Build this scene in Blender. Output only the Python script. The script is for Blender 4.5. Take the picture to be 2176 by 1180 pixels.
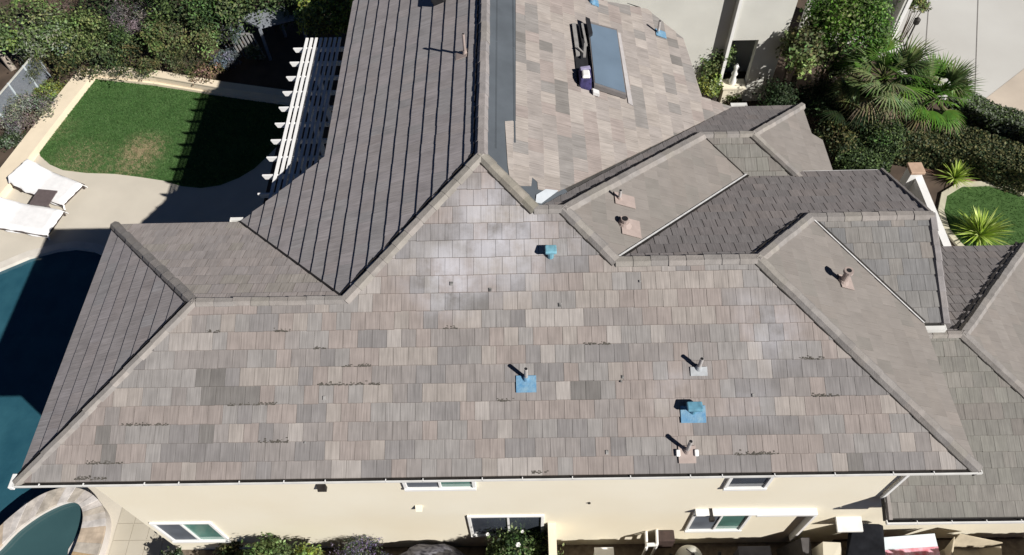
import bpy, math, random
import numpy as np
from mathutils import Vector, Matrix
random.seed(7); RNG = np.random.default_rng(7)
sc = bpy.context.scene
for o in list(bpy.data.objects): bpy.data.objects.remove(o)
COL = sc.collection

# ------------------------------------------------------------------ camera, sky, sun, exposure
K = 0.8                                    # roof drawing units to metres
EAVE = 6.0
PITCH = 0.43763
FPX, CA, CB, CC = 1614.475, 0.61036, -0.03803, 0.024726
CAM = np.array([8.97740, -4.76194, 18.85900])
def _rx(t): return np.array([[1,0,0],[0,math.cos(t),-math.sin(t)],[0,math.sin(t),math.cos(t)]])
def _rz(t): return np.array([[math.cos(t),-math.sin(t),0],[math.sin(t),math.cos(t),0],[0,0,1]])
RC = _rz(CC) @ _rx(CA) @ _rz(CB)
cd = bpy.data.cameras.new('camera'); cam = bpy.data.objects.new('camera', cd); COL.objects.link(cam)
M4 = Matrix([[*RC[0], CAM[0]], [*RC[1], CAM[1]], [*RC[2], CAM[2]], [0,0,0,1]])
cam.matrix_world = M4
cd.sensor_width = 36; cd.lens = 36*FPX/2176; cd.clip_end = 500
sc.camera = cam
sc.render.resolution_x = 1024; sc.render.resolution_y = 555

SUN = Vector((1.04, -0.80, 1.0)).normalized()
ld = bpy.data.lights.new('sun', 'SUN'); ld.energy = 4.9; ld.angle = math.radians(0.5); ld.color = (1.0, 0.955, 0.89)
lo = bpy.data.objects.new('sun', ld); COL.objects.link(lo)
lo.rotation_euler = SUN.to_track_quat('Z', 'Y').to_euler(); lo.location = (10, -8, 30)
w = bpy.data.worlds.new('World'); sc.world = w; w.use_nodes = True
nt = w.node_tree; bg = nt.nodes['Background']
sky = nt.nodes.new('ShaderNodeTexSky'); sky.sky_type = 'NISHITA'; sky.sun_disc = False
sky.sun_elevation = math.asin(SUN.z); sky.sun_rotation = math.atan2(SUN.x, SUN.y)
nt.links.new(sky.outputs[0], bg.inputs[0]); bg.inputs[1].default_value = 0.05
sky.altitude = 12000; sky.air_density = 1.0; sky.dust_density = 0.0; sky.ozone_density = 3.0
sc.view_settings.view_transform = 'Standard'; sc.view_settings.look = 'None'
sc.view_settings.exposure = 0.35; sc.view_settings.gamma = 1
sc.cycles.max_bounces = 6

# ------------------------------------------------------------------ survey helpers: a sight line met with a real plane
def ray(u, v):
    return RC @ np.array([(u-1088)/FPX, -(v-590)/FPX, -1.0])
def G(u, v, z=0.0):
    d = ray(u, v); t = (z-CAM[2])/d[2]; P = CAM+t*d; return (float(P[0]), float(P[1]))
def OY(u, v, y):
    d = ray(u, v); t = (y-CAM[1])/d[1]; P = CAM+t*d; return (float(P[0]), float(P[2]))
class Plane:                                # z = z0 + gx x + gy y   (metres)
    def __init__(s, gx, gy, c):             # c given in drawing units (height at origin)
        s.gx, s.gy, s.c = gx*PITCH, gy*PITCH, c*K+EAVE
    def z(s, x, y): return s.c + s.gx*x + s.gy*y
    def hit(s, u, v):
        d = ray(u, v); n = np.array([-s.gx, -s.gy, 1.0]); t = (s.c-n@CAM)/(n@d); P = CAM+t*d; return (float(P[0]), float(P[1]))
    def nrm(s): return Vector((-s.gx, -s.gy, 1)).normalized()

# ------------------------------------------------------------------ materials
def mat(name, col=(.5,.5,.5), rough=.7, var=.12, scale=6, bump=0.0, bscale=None, attr=False, spec=.3, metal=0, col2=None, detail=4, stretch=None):
    m = bpy.data.materials.new(name); m.use_nodes = True
    nt = m.node_tree; n = nt.nodes; L = nt.links; b = n['Principled BSDF']
    b.inputs['Roughness'].default_value = rough; b.inputs['Metallic'].default_value = metal
    b.inputs['Specular IOR Level'].default_value = spec
    tc = n.new('ShaderNodeTexCoord'); src = tc.outputs['Object']
    if stretch:
        mp = n.new('ShaderNodeMapping'); mp.inputs['Scale'].default_value = stretch; L.new(src, mp.inputs[0]); src = mp.outputs[0]
    ns = n.new('ShaderNodeTexNoise'); ns.inputs['Scale'].default_value = scale; ns.inputs['Detail'].default_value = detail
    L.new(src, ns.inputs['Vector'])
    mr = n.new('ShaderNodeMapRange'); mr.inputs['From Min'].default_value = .3; mr.inputs['From Max'].default_value = .7
    L.new(ns.outputs['Fac'], mr.inputs['Value'])
    if col2 is not None:
        mx = n.new('ShaderNodeMix'); mx.data_type = 'RGBA'
        mx.inputs['A'].default_value = (*col, 1); mx.inputs['B'].default_value = (*col2, 1)
        L.new(mr.outputs[0], mx.inputs['Factor']); base = mx.outputs['Result']
    else:
        mr.inputs['To Min'].default_value = 1-var; mr.inputs['To Max'].default_value = 1+var
        mx = n.new('ShaderNodeVectorMath'); mx.operation = 'SCALE'
        if attr:
            a = n.new('ShaderNodeVertexColor'); a.layer_name = 'Col'; L.new(a.outputs['Color'], mx.inputs[0])
        else: mx.inputs[0].default_value = col
        L.new(mr.outputs[0], mx.inputs['Scale']); base = mx.outputs[0]
    L.new(base, b.inputs['Base Color'])
    if bump:
        n2 = n.new('ShaderNodeTexNoise'); n2.inputs['Scale'].default_value = bscale or scale*5; n2.inputs['Detail'].default_value = 3
        L.new(src, n2.inputs['Vector'])
        bp = n.new('ShaderNodeBump'); bp.inputs['Strength'].default_value = bump; bp.inputs['Distance'].default_value = .02
        L.new(n2.outputs['Fac'], bp.inputs['Height']); L.new(bp.outputs[0], b.inputs['Normal'])
    return m
def tile_mat(name='roof_tile', lo=.82, hi=1.15, blo=.9, bhi=1.1):
    m = bpy.data.materials.new(name); m.use_nodes = True
    nt = m.node_tree; n = nt.nodes; L = nt.links; b = n['Principled BSDF']
    b.inputs['Roughness'].default_value = .85; b.inputs['Specular IOR Level'].default_value = .2
    a = n.new('ShaderNodeVertexColor'); a.layer_name = 'Col'
    uv = n.new('ShaderNodeUVMap'); uv.uv_map = 'UV'
    mp = n.new('ShaderNodeMapping'); mp.inputs['Scale'].default_value = (38, 2.2, 1); L.new(uv.outputs[0], mp.inputs[0])
    n1 = n.new('ShaderNodeTexNoise'); n1.inputs['Scale'].default_value = 1; n1.inputs['Detail'].default_value = 3; L.new(mp.outputs[0], n1.inputs['Vector'])
    r1 = n.new('ShaderNodeMapRange'); r1.inputs['From Min'].default_value = .3; r1.inputs['From Max'].default_value = .7
    r1.inputs['To Min'].default_value = lo; r1.inputs['To Max'].default_value = hi; L.new(n1.outputs['Fac'], r1.inputs['Value'])
    n2 = n.new('ShaderNodeTexNoise'); n2.inputs['Scale'].default_value = 3.2; n2.inputs['Detail'].default_value = 5; L.new(uv.outputs[0], n2.inputs['Vector'])
    r2 = n.new('ShaderNodeMapRange'); r2.inputs['From Min'].default_value = .3; r2.inputs['From Max'].default_value = .7
    r2.inputs['To Min'].default_value = blo; r2.inputs['To Max'].default_value = bhi; L.new(n2.outputs['Fac'], r2.inputs['Value'])
    mu = n.new('ShaderNodeMath'); mu.operation = 'MULTIPLY'; L.new(r1.outputs[0], mu.inputs[0]); L.new(r2.outputs[0], mu.inputs[1])
    sc_ = n.new('ShaderNodeVectorMath'); sc_.operation = 'SCALE'; L.new(a.outputs['Color'], sc_.inputs[0]); L.new(mu.outputs[0], sc_.inputs['Scale'])
    # mineral bloom: alpha of the tile colour times a cloudy noise
    n3 = n.new('ShaderNodeTexNoise'); n3.inputs['Scale'].default_value = 1.5; n3.inputs['Detail'].default_value = 6; n3.inputs['Roughness'].default_value = .65
    tco = n.new('ShaderNodeTexCoord'); L.new(tco.outputs['Object'], n3.inputs['Vector'])
    r3 = n.new('ShaderNodeMapRange'); r3.inputs['From Min'].default_value = .36; r3.inputs['From Max'].default_value = .62; L.new(n3.outputs['Fac'], r3.inputs['Value'])
    m3 = n.new('ShaderNodeMath'); m3.operation = 'MULTIPLY'; L.new(r3.outputs[0], m3.inputs[0]); L.new(a.outputs['Alpha'], m3.inputs[1])
    mx = n.new('ShaderNodeMix'); mx.data_type = 'RGBA'; L.new(m3.outputs[0], mx.inputs['Factor']); L.new(sc_.outputs[0], mx.inputs['A'])
    mx.inputs['B'].default_value = (.50, .50, .545, 1)
    L.new(mx.outputs['Result'], b.inputs['Base Color'])
    bp = n.new('ShaderNodeBump'); bp.inputs['Strength'].default_value = .35; bp.inputs['Distance'].default_value = .006
    L.new(n1.outputs['Fac'], bp.inputs['Height']); L.new(bp.outputs[0], b.inputs['Normal'])
    return m
def leaf_mat():
    m = mat('foliage', attr=True, var=.15, scale=3, rough=.6, spec=.25)
    nt = m.node_tree; n = nt.nodes; L = nt.links; b = n['Principled BSDF']
    tr = n.new('ShaderNodeBsdfTranslucent'); ms = n.new('ShaderNodeMixShader'); ms.inputs[0].default_value = .22
    L.new(b.inputs['Base Color'].links[0].from_socket, tr.inputs['Color'])
    L.new(b.outputs[0], ms.inputs[1]); L.new(tr.outputs[0], ms.inputs[2]); L.new(ms.outputs[0], n['Material Output'].inputs['Surface'])
    return m
TILE = tile_mat(); TILE_OLD = tile_mat('weathered_roof_tile', .95, 1.05, .93, 1.07); LEAF = leaf_mat()
FELT = mat('roof_felt', (.05,.048,.046), .9, .2, 3)
UNDER = mat('underlayment', (.088,.102,.118), .75, .12, 2.0, bump=.1)
STUCCO = mat('cream_stucco', (.82,.775,.65), .9, .04, .35, bump=.18, bscale=70, col2=(.765,.70,.555), detail=7)
WHITE = mat('white_paint', (.80,.80,.79), .5, .04, 4)
OFFW = mat('offwhite_stucco', (.60,.60,.56), .9, .06, 1.0, bump=.2, bscale=50)
GALV = mat('valley_metal', (.60,.60,.60), .5, .15, 9)
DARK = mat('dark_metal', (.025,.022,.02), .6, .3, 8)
CAPM = mat('cap_tile', attr=True, var=.13, scale=7, rough=.85, spec=.2, bump=.3, bscale=40)
BLUE = mat('blue_flashing_paint', (.085,.23,.40), .75, .2, 9, col2=(.20,.33,.43), detail=7, bump=.4, bscale=25)
PIPE = mat('vent_pipe_paint', (.42,.40,.39), .6, .2, 10)
PINKM = mat('tan_flashing', (.36,.295,.27), .7, .1, 8)
BLACKP = mat('black_plastic', (.02,.02,.022), .5, .2, 8)
GLASSD = mat('window_glass_dark', (.055,.065,.085), .08, .25, 1.5, spec=.6)
GLASST = mat('window_glass_green_reflection', (.10,.22,.19), .08, .4, 1.1, spec=.6)  # greenish reflections painted into the pane colour
SCREEN = mat('insect_screen', (.10,.115,.14), .6, .2, 2.5)

# ------------------------------------------------------------------ mesh builder
class MB:
    def __init__(s): s.v=[]; s.f=[]; s.c=[]; s.uv=[]; s.hasc=False; s.hasuv=False
    def face(s, pts, col=None, uv=None):
        i=len(s.v); s.v += [tuple(p) for p in pts]; s.f.append(tuple(range(i, i+len(pts))))
        s.c.append(col); s.uv.append(uv)
        if col is not None: s.hasc=True
        if uv is not None: s.hasuv=True
    def grid(s, verts, faces, col=None):
        i=len(s.v); s.v += [tuple(p) for p in verts]
        for f in faces: s.f.append(tuple(i+k for k in f)); s.c.append(col); s.uv.append(None)
        if col is not None: s.hasc=True
    def box(s, x0,y0,z0,x1,y1,z1, col=None):
        s.hexa([(x0,y0,z0),(x1,y0,z0),(x1,y1,z0),(x0,y1,z0)], [(x0,y0,z1),(x1,y0,z1),(x1,y1,z1),(x0,y1,z1)], col)
    def hexa(s, a, b, col=None):
        s.grid(list(a)+list(b), [(3,2,1,0),(4,5,6,7),(0,1,5,4),(1,2,6,5),(2,3,7,6),(3,0,4,7)], col)
    def bar(s, p, q, wd, ht, col=None, up=(0,0,1)):
        p=Vector(p); q=Vector(q); d=(q-p).normalized(); r=d.cross(Vector(up))
        if r.length<1e-4: r=Vector((1,0,0))
        r.normalize(); u=r.cross(d).normalized()
        a=[p-r*wd/2-u*ht/2, p+r*wd/2-u*ht/2, p+r*wd/2+u*ht/2, p-r*wd/2+u*ht/2]
        s.hexa(a, [x+(q-p) for x in a], col)
    def tube(s, p, q, r0, r1=None, n=10, col=None, cap=True):
        r1 = r0 if r1 is None else r1
        p=Vector(p); q=Vector(q); d=(q-p).normalized(); a=d.orthogonal().normalized(); b=d.cross(a)
        vs=[]
        for c,r in ((p,r0),(q,r1)):
            for k in range(n):
                t=2*math.pi*k/n; vs.append(c+(a*math.cos(t)+b*math.sin(t))*r)
        fs=[(k,(k+1)%n,n+(k+1)%n,n+k) for k in range(n)]
        if cap: fs += [tuple(range(n-1,-1,-1)), tuple(range(n,2*n))]
        s.grid(vs, fs, col)
    def prism(s, poly, z0, z1, col=None):
        n=len(poly); A=sum(poly[i][0]*poly[(i+1)%n][1]-poly[(i+1)%n][0]*poly[i][1] for i in range(n))
        if A<0: poly=poly[::-1]
        f0 = z0 if callable(z0) else (lambda x,y: z0); f1 = z1 if callable(z1) else (lambda x,y: z1)
        vs=[(x,y,f0(x,y)) for x,y in poly]+[(x,y,f1(x,y)) for x,y in poly]
        s.grid(vs, [tuple(range(n-1,-1,-1)), tuple(range(n,2*n))]+[(k,(k+1)%n,n+(k+1)%n,n+k) for k in range(n)], col)
    def lathe(s, cx, cy, prof, n=24, col=None):
        vs=[]; 
        for r,z in prof:
            for k in range(n):
                t=2*math.pi*k/n; vs.append((cx+r*math.cos(t), cy+r*math.sin(t), z))
        fs=[]
        for j in range(len(prof)-1):
            for k in range(n): fs.append((j*n+k, j*n+(k+1)%n, (j+1)*n+(k+1)%n, (j+1)*n+k))
        fs.append(tuple(range((len(prof)-1)*n, len(prof)*n)))
        s.grid(vs, fs, col)
    def build(s, name, m, parent=None, smooth=False, bevel=0):
        off = wloc(parent)
        me = bpy.data.meshes.new(name)
        me.from_pydata([(x-off[0], y-off[1], z-off[2]) for x,y,z in s.v], [], s.f)
        if s.hasc:
            a = me.color_attributes.new('Col', 'FLOAT_COLOR', 'CORNER'); dat=[]
            for f,c in zip(s.f, s.c):
                c = c or (.2,.2,.2,0); c = tuple(c)+(0,) if len(c)==3 else c
                if isinstance(c[0], tuple):
                    for q in c[:len(f)]: dat += list(q)
                else: dat += list(c)*len(f)
            a.data.foreach_set('color', dat)
        if s.hasuv:
            u = me.uv_layers.new(name='UV'); dat=[]
            for f,q in zip(s.f, s.uv):
                if q is None: dat += [0,0]*len(f)
                else:
                    for z in q: dat += [z[0], z[1]]
            u.data.foreach_set('uv', dat)
        if smooth: me.polygons.foreach_set('use_smooth', [True]*len(me.polygons))
        me.materials.append(m); me.update()
        o = bpy.data.objects.new(name, me); COL.objects.link(o)
        if parent is not None: o.parent = parent
        if bevel:
            b = o.modifiers.new('bevel', 'BEVEL'); b.width=bevel; b.segments=2; b.limit_method='ANGLE'
        return o
LOC = {}
def wloc(p):
    if p is None: return (0,0,0)
    return LOC.get(p.name, (0,0,0)) if p.type=='EMPTY' else wloc(p.parent)
def thing(name, label, cat, loc, group=None):
    o = bpy.data.objects.new(name, None); COL.objects.link(o); o.location = loc; LOC[o.name] = tuple(loc); o.empty_display_size=.2
    o['label']=label; o['category']=cat
    if group: o['group']=group
    return o
def tag(o, label, cat, group=None, kind=None):
    if label: o['label']=label
    if cat: o['category']=cat
    if group: o['group']=group
    if kind: o['kind']=kind
    return o
def struct(name, mb, m): return tag(mb.build(name, m), None, None, kind='structure')
def prop(name, label, cat, mb, m, group=None, **k): return tag(mb.build(name, m, **k), label, cat, group)

# ------------------------------------------------------------------ roof geometry (drawing units)
W_=3.6476; X4=7.1407; XR=10.2816; D1=1.2578; X8=12.2211; X10=16.6295; D3=1.8537; X14=21.52; X11=21.0
YR=W_+XR-X4; YB=X11-X10; YD=YR-D1; D2=YD-YB; X9=X8+D2; YE=9.68; XE=X8+(YE-YD)
def m2(P): return [(x*K, y*K) for x,y in P]
PL = {
 'S':  Plane(0, 1, 0),
 'Wl': Plane(1, 0, 0),
 'Nl': Plane(0,-1, PITCH*2*W_),
 'Wb': Plane(1, 0, PITCH*(YR-XR)),
 'Eb': Plane(-1,0, PITCH*(YR+XR)),
 'N1': Plane(0,-1, PITCH*2*YD),
 'C':  Plane(-1,0, PITCH*(YD+X8)),
 'S1': Plane(0, 1, PITCH*(2*YD-2*YE)),
 'E1': Plane(-1,0, PITCH*(2*YD-YE+17.82)),
 'N2': Plane(0,-1, PITCH*2*YB),
 'D':  Plane(-1,0, PITCH*X11),
 'Gs': Plane(0, 1, -PITCH*2*D3),
 'Hs': Plane(0, 1, -3.5-PITCH*.04),
 'Hn': Plane(0,-1, -3.5+PITCH*8.62),
 'He': Plane(-1,0, -3.5+PITCH*27.2),
}
YN=13.45
POLY = {
 'S':  [(0,0),(X11,0),(X10,YB),(X9,YB),(X8,YD),(XR+D1,YD),(XR,YR),(X4,W_),(W_,W_)],
 'Wl': [(0,0),(W_,W_),(0,2*W_)],
 'Nl': [(0,2*W_),(W_,W_),(X4,W_),(X4-W_,2*W_)],
 'Wb': [(X4,W_),(XR,YR),(XR,20.06),(5.85,15.63),(5.86,8.68),(X4-W_,2*W_)],
 'Eb': [(XR,YR),(XR+D1,YD),(17.79,11.78),(16.78,11.78),(16.55,14.44),(15.42,15.33),(13.73,14.84),(13.5,16.8),(XR,20.06)],
 'N1': [(XR+D1,YD),(X8,YD),(XE,YE),(17.82,YE),(19.95,11.81),(17.79,11.78)],
 'C':  [(X8,YD),(X9,YB),(X9+YB,2*YB),(X9+YB,8.3),(XE,YE)],
 'S1': [(XE,YE),(17.82,YE),(19.2,8.3),(X9+YB,8.3)],
 'E1': [(17.82,YE),(19.95,11.81),(19.97,10.6),(20.3,10.45),(20.3,7.2),(19.2,8.3)],
 'N2': [(X9,YB),(X10,YB),(X10+D3,YB+D3),(X14,YB+D3),(X14-.12,2*YB),(X9+YB,2*YB)],
 'D':  [(X10,YB),(X11,0),(X11,2*D3),(X10+D3,YB+D3)],
 'Gs': [(X10+D3,YB+D3),(X11,2*D3),(X14,2*D3),(X14,YB+D3)],
 'Hs': [(20.36,.04),(27.2,.04),(22.91,4.33),(20.42,4.33)],
 'Hn': [(20.42,4.33),(22.91,4.33),(27.2,8.62),(20.97,8.62)],
 'He': [(22.91,4.33),(27.2,.04),(27.2,8.62)],
}
def clip(poly, s0, s1, t0, t1):
    for ax, lim, sg in ((0,s0,1),(0,s1,-1),(1,t0,1),(1,t1,-1)):
        out=[]; n=len(poly)
        for i in range(n):
            a=poly[i]; b=poly[(i+1)%n]; da=(a[ax]-lim)*sg; db=(b[ax]-lim)*sg
            if da>=0: out.append(a)
            if (da>=0)!=(db>=0):
                k=da/(da-db); out.append((a[0]+(b[0]-a[0])*k, a[1]+(b[1]-a[1])*k))
        poly=out
        if len(poly)<3: return []
    return poly
PAL = {
 'mix':   [((.268,.234,.220),3),((.256,.243,.237),4),((.208,.197,.196),3),((.302,.273,.254),1.7),((.272,.237,.222),1.7),((.240,.221,.214),3),((.165,.156,.150),.35),((.33,.305,.29),1)],
 'east':  [((.34,.305,.28),4),((.315,.285,.268),3),((.25,.235,.225),2),((.365,.33,.305),2),((.31,.268,.25),2),((.20,.188,.178),.9)],
 'old':   [((.225,.205,.19),3),((.235,.215,.20),3),((.215,.20,.185),3),((.245,.22,.203),.25),((.235,.213,.196),1)],
 'brown': [((.235,.215,.212),3),((.225,.21,.208),3),((.212,.196,.194),2),((.25,.225,.217),1)],
 'grey':  [((.20,.195,.19),3),((.185,.183,.185),3),((.21,.20,.19),2),((.17,.17,.172),1),((.24,.22,.205),.4)],
 'low':   [((.20,.195,.178),3),((.19,.184,.17),3),((.21,.20,.185),2),((.185,.172,.16),1)],
 'west':  [((.33,.305,.31),3),((.322,.298,.298),3),((.312,.298,.302),2),((.33,.30,.298),1)],
 'pale':  [((.36,.325,.31),3),((.345,.315,.305),3),((.375,.335,.318),2),((.36,.33,.30),1)],
}
STAINS = [((1055,500),1.3,.85),((950,590),.8,1.0),((1210,500),.5,.6),((1650,705),.6,.6),((1600,660),.5,.35),((1590,850),.6,.3),((1430,820),.5,.35),((880,560),.6,.35)]
TW=.265; TE=.301
def tiles(key, poly, pal, parent, name='roof_slope', th=.024, gap=.0055, jit=.006, lift=.004, corr=.38, vary=.06, label=None, ref=None, darks=None, width=TW):
    P=PL[key]; g=Vector((P.gx,P.gy)); up=g.normalized(); sd=Vector((up.y,-up.x))
    st=[(Vector(p).dot(sd), Vector(p).dot(up)) for p in poly]
    tmin=min(t for _,t in st); tref = tmin if ref is None else ref
    smin=min(s for s,_ in st); smax=max(s for s,_ in st); tmax=max(t for _,t in st)
    rnd=random.Random(hash(key)%1000 if False else sum(map(ord,key)))
    cols=[c for c,_ in PAL[pal]]; wts=[x for _,x in PAL[pal]]
    stains=[(Vector(P.hit(*c)),r,a) for c,r,a in STAINS] if key=='S' else []
    cl=[rnd.uniform(.9,1.1) for _ in range(4)]
    mb=MB(); row=0; t=tref-math.ceil((tref-tmin)/TE)*TE if tref>tmin else tref
    while t<tmax:
        off=(row%2)*width/2+rnd.uniform(-.01,.01); s=smin-width+off; last=None
        while s<smax:
            c = last if (last and rnd.random()<corr) else rnd.choices(cols,wts)[0]; last=c
            k=1+rnd.uniform(-vary,vary); 
            j=rnd.uniform(-jit,jit); tw=gap/2
            q=clip(st, s+tw, s+width-tw, t+j-.02, t+TE+.035)
            if len(q)>=3:
                lf=rnd.uniform(0,lift); tb=t+j-.02
                o=(rnd.uniform(0,50), rnd.uniform(0,50))
                fz=lambda tt: th+lf-(tt-tb)*(th-.001)/(TE+.05)
                V=[]; cc=[]
                for a,b in q:
                    xy=sd*a+up*b; V.append((xy.x,xy.y,P.z(xy.x,xy.y)+fz(b)))
                    al=0
                    for sp,r,am in stains:
                        dd=(xy-sp).length/r
                        if dd<1: al=max(al,am*(1-dd)**.7)
                    cc.append((c[0]*k,c[1]*k,c[2]*k,al))
                n=len(q)
                # orientation up
                ar=sum(V[i][0]*V[(i+1)%n][1]-V[(i+1)%n][0]*V[i][1] for i in range(n))
                uv=[(a+o[0],b+o[1]) for a,b in q]
                if ar<0: V=V[::-1]; uv=uv[::-1]; cc=cc[::-1]
                mb.face(V, tuple(cc), uv)
                lo_=[(x,y,P.z(x,y)-.012) for x,y,_ in V]; ed=(c[0]*.85,c[1]*.82,c[2]*.8,0)
                for i in range(n):
                    h=(i+1)%n; mb.face([V[i],lo_[i],lo_[h],V[h]], ed, [uv[i],uv[i],uv[h],uv[h]])
            s+=width
        t+=TE; row+=1
    o=mb.build(name, TILE_OLD if pal=='old' else TILE, parent)
    if label: o['label']=label
    return o
def deck(key, poly, parent, m=None, name='roof_deck', th=.15, dz=0):
    P=PL[key]; mb=MB(); mb.prism(poly, lambda x,y: P.z(x,y)-.012-th+dz, lambda x,y: P.z(x,y)-.006+dz)
    return mb.build(name, m or FELT, parent)

house = thing('house', 'large two-storey cream stucco house under a many-hipped grey tile roof', 'house', (8.4, 3.0, 0))
spec = {'S':('mix',dict(label='broad weathered front slope, mixed grey and pink tan tiles with pale stains')),'Wl':('west',dict(th=.024,jit=.003,gap=.003,lift=.002)),'Nl':('pale',dict(vary=.05,gap=.009)),
 'Wb':('west',dict(label='steeply lit dark west slope with strong horizontal course lines',th=.036,jit=.004,gap=.003,lift=.003)),'N1':('brown',{}),
 'C':('old',dict(th=.014,gap=.0025,lift=.002,jit=.003,vary=.05)),'S1':('low',{}),'E1':('old',dict(th=.014,gap=.0025,lift=.002,jit=.003,vary=.05)),'N2':('brown',dict(th=.032,gap=.013)),
 'D':('old',dict(th=.014,gap=.0025,lift=.002,jit=.003,vary=.05)),'Gs':('grey',{}),'Hs':('low',{}),'Hn':('brown',dict(gap=.016,th=.034)),'He':('old',dict(th=.014,gap=.0025,lift=.002,jit=.003,vary=.05))}
for k,(pal,kw) in spec.items():
    poly=m2(POLY[k]); deck(k, poly, house); tiles(k, poly, pal, house, **kw)
deck('Eb', m2(POLY['Eb']), house)
# east slope: felt strip bare along the ridge, tiles below it
PE=PL['Eb']
und=m2([(XR,YR),(XR+D1,YD),(12.4,6.3),(11.6,7.2),(11.6,19),(XR,20)])
mb=MB(); mb.prism(und, lambda x,y: PE.z(x,y)-.004, lambda x,y: PE.z(x,y)+.004)
uo=mb.build('underlayment', UNDER, house); uo['label']='bare dark grey roofing felt strip beside the ridge'
H=PE.hit
for k_,xx in enumerate((8.50,8.86)):
    for (ya_,yb2) in ((5.7 if k_==0 else 6.0,8.9),(8.93,12.1),(12.13,15.4)):
        l_=MB(); l_.bar((xx+.01*k_,ya_,PE.z(xx,ya_)+.009),(xx,yb2,PE.z(xx,yb2)+.009),.035,.008); l_.build('felt_lap', UNDER, uo)
tp=[H(1096,-40),H(1096,258),H(1073,259),H(1079,352),H(1084,385),H(1106,396),H(1129,396),H(1131,378),H(1142,388),H(1143,403),H(1160,407),H(1186,408)]
tp+= m2([(17.79,11.78),(16.78,11.78),(16.55,14.44),(15.42,15.33),(13.73,14.84),(13.5,16.8),(11.15,19)])
tiles('Eb', tp, 'east', house, corr=.28, width=.34, th=.022, label='sunlit east slope of pale tan tiles with patches of grey')
mb=MB(); fp=[H(1186,407),H(1160,404),H(1140,416),H(1138,432),H(1150,434)]
mb.prism(fp, lambda x,y: PE.z(x,y)+.015, lambda x,y: PE.z(x,y)+.03)
mb.build('valley_flashing', mat('bare_flashing',(.52,.56,.60),.4,.08,5,metal=.0), house)['label']='bare whitish metal flashing at the foot of the east slope'

# ridge, hip and rake caps
CAPC=[(.262,.243,.228),(.25,.235,.225),(.272,.25,.235),(.245,.23,.22),(.26,.243,.222)]
def zof(keys, x, y): return max(PL[k].z(x,y) for k in keys)
def caps(a, b, za, zb, wd=.24, ht=.046, ln=.33, name='ridge_cap', label=None, tint=None, parent=None, drop=None, dark=()):
    """overlapping angled cap tiles from a (low) to b (high), metres"""
    a=Vector((*a,za)); b=Vector((*b,zb)); d=b-a; L=d.length; n=max(1,round(L/ln)); d.normalize()
    r=d.cross(Vector((0,0,1))).normalized(); u=r.cross(d).normalized(); rnd=random.Random(int(L*977)); mb=MB()
    dr = ht if drop is None else drop
    for i in range(n):
        p=a+d*(L*i/n-.02); q=a+d*(L*(i+1)/n+.03); c=rnd.choice(CAPC); k=rnd.uniform(.92,1.08)
        if tint: c=tuple(x*y for x,y in zip(c,tint))
        c=(c[0]*k,c[1]*k,c[2]*k)
        sh=r*rnd.uniform(-.006,.006)
        P0=[p-r*wd/2+u*(ht-dr-.01), p-r*wd*.24+u*(ht+.012), p+r*wd*.24+u*(ht+.012), p+r*wd/2+u*(ht-dr-.01)]
        Q0=[q-r*wd*.46+u*(ht-dr-.018), q-r*wd*.22+u*(ht+.002), q+r*wd*.22+u*(ht+.002), q+r*wd*.46+u*(ht-dr-.018)]
        P0=[x+sh for x in P0]; Q0=[x+sh for x in Q0]
        P1=[P0[0]-u*.05, P0[3]-u*.05]; Q1=[Q0[0]-u*.05, Q0[3]-u*.05]
        vs=P0+Q0+P1+Q1
        mb.grid(vs, [(1,0,4,5),(2,1,5,6),(3,2,6,7),(0,1,2,3,9,8),(7,6,5,4,10,11),(0,8,10,4),(9,3,7,11)], c)
    o=mb.build(name, CAPM, parent or house)
    if label: o['label']=label
    for sg,dw in dark:            # dark bars painting the shaded gap beneath one cap edge
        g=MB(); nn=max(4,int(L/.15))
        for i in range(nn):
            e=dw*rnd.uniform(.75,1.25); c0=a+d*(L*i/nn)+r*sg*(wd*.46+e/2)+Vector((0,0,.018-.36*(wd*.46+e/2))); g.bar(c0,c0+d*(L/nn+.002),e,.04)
        g.build('cap_gap_shade', DARK, o)
    return o
def zu(k,x,y): return PL[k].z(x*K,y*K)
def capu(p, q, kp, kq, **kw):
    return caps((p[0]*K,p[1]*K),(q[0]*K,q[1]*K), zu(kp,*p), zu(kq,*q), **kw)
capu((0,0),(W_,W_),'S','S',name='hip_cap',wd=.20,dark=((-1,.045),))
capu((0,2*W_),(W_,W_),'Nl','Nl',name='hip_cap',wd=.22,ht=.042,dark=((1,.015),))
capu((W_+.1,W_),(X4,W_),'S','S',wd=.2)
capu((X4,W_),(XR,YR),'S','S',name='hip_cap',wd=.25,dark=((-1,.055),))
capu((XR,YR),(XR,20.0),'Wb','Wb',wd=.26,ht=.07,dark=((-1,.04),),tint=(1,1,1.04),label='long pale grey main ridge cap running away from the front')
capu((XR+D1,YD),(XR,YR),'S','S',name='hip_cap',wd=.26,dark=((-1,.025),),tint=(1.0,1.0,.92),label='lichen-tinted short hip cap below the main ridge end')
capu((XR+D1,YD),(X8,YD),'S','S',wd=.22)
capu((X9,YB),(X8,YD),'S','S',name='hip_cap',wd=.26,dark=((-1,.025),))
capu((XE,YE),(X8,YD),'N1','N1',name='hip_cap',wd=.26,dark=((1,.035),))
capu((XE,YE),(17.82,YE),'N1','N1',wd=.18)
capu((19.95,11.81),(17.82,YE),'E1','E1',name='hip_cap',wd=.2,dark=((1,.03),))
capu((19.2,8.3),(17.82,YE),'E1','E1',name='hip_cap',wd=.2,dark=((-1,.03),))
capu((X9,YB),(X10,YB),'S','S',wd=.25)
capu((X11,0),(X10,YB),'S','S',name='hip_cap',wd=.26,dark=((-1,.022),),label='long hip cap falling to the front right corner')
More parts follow.
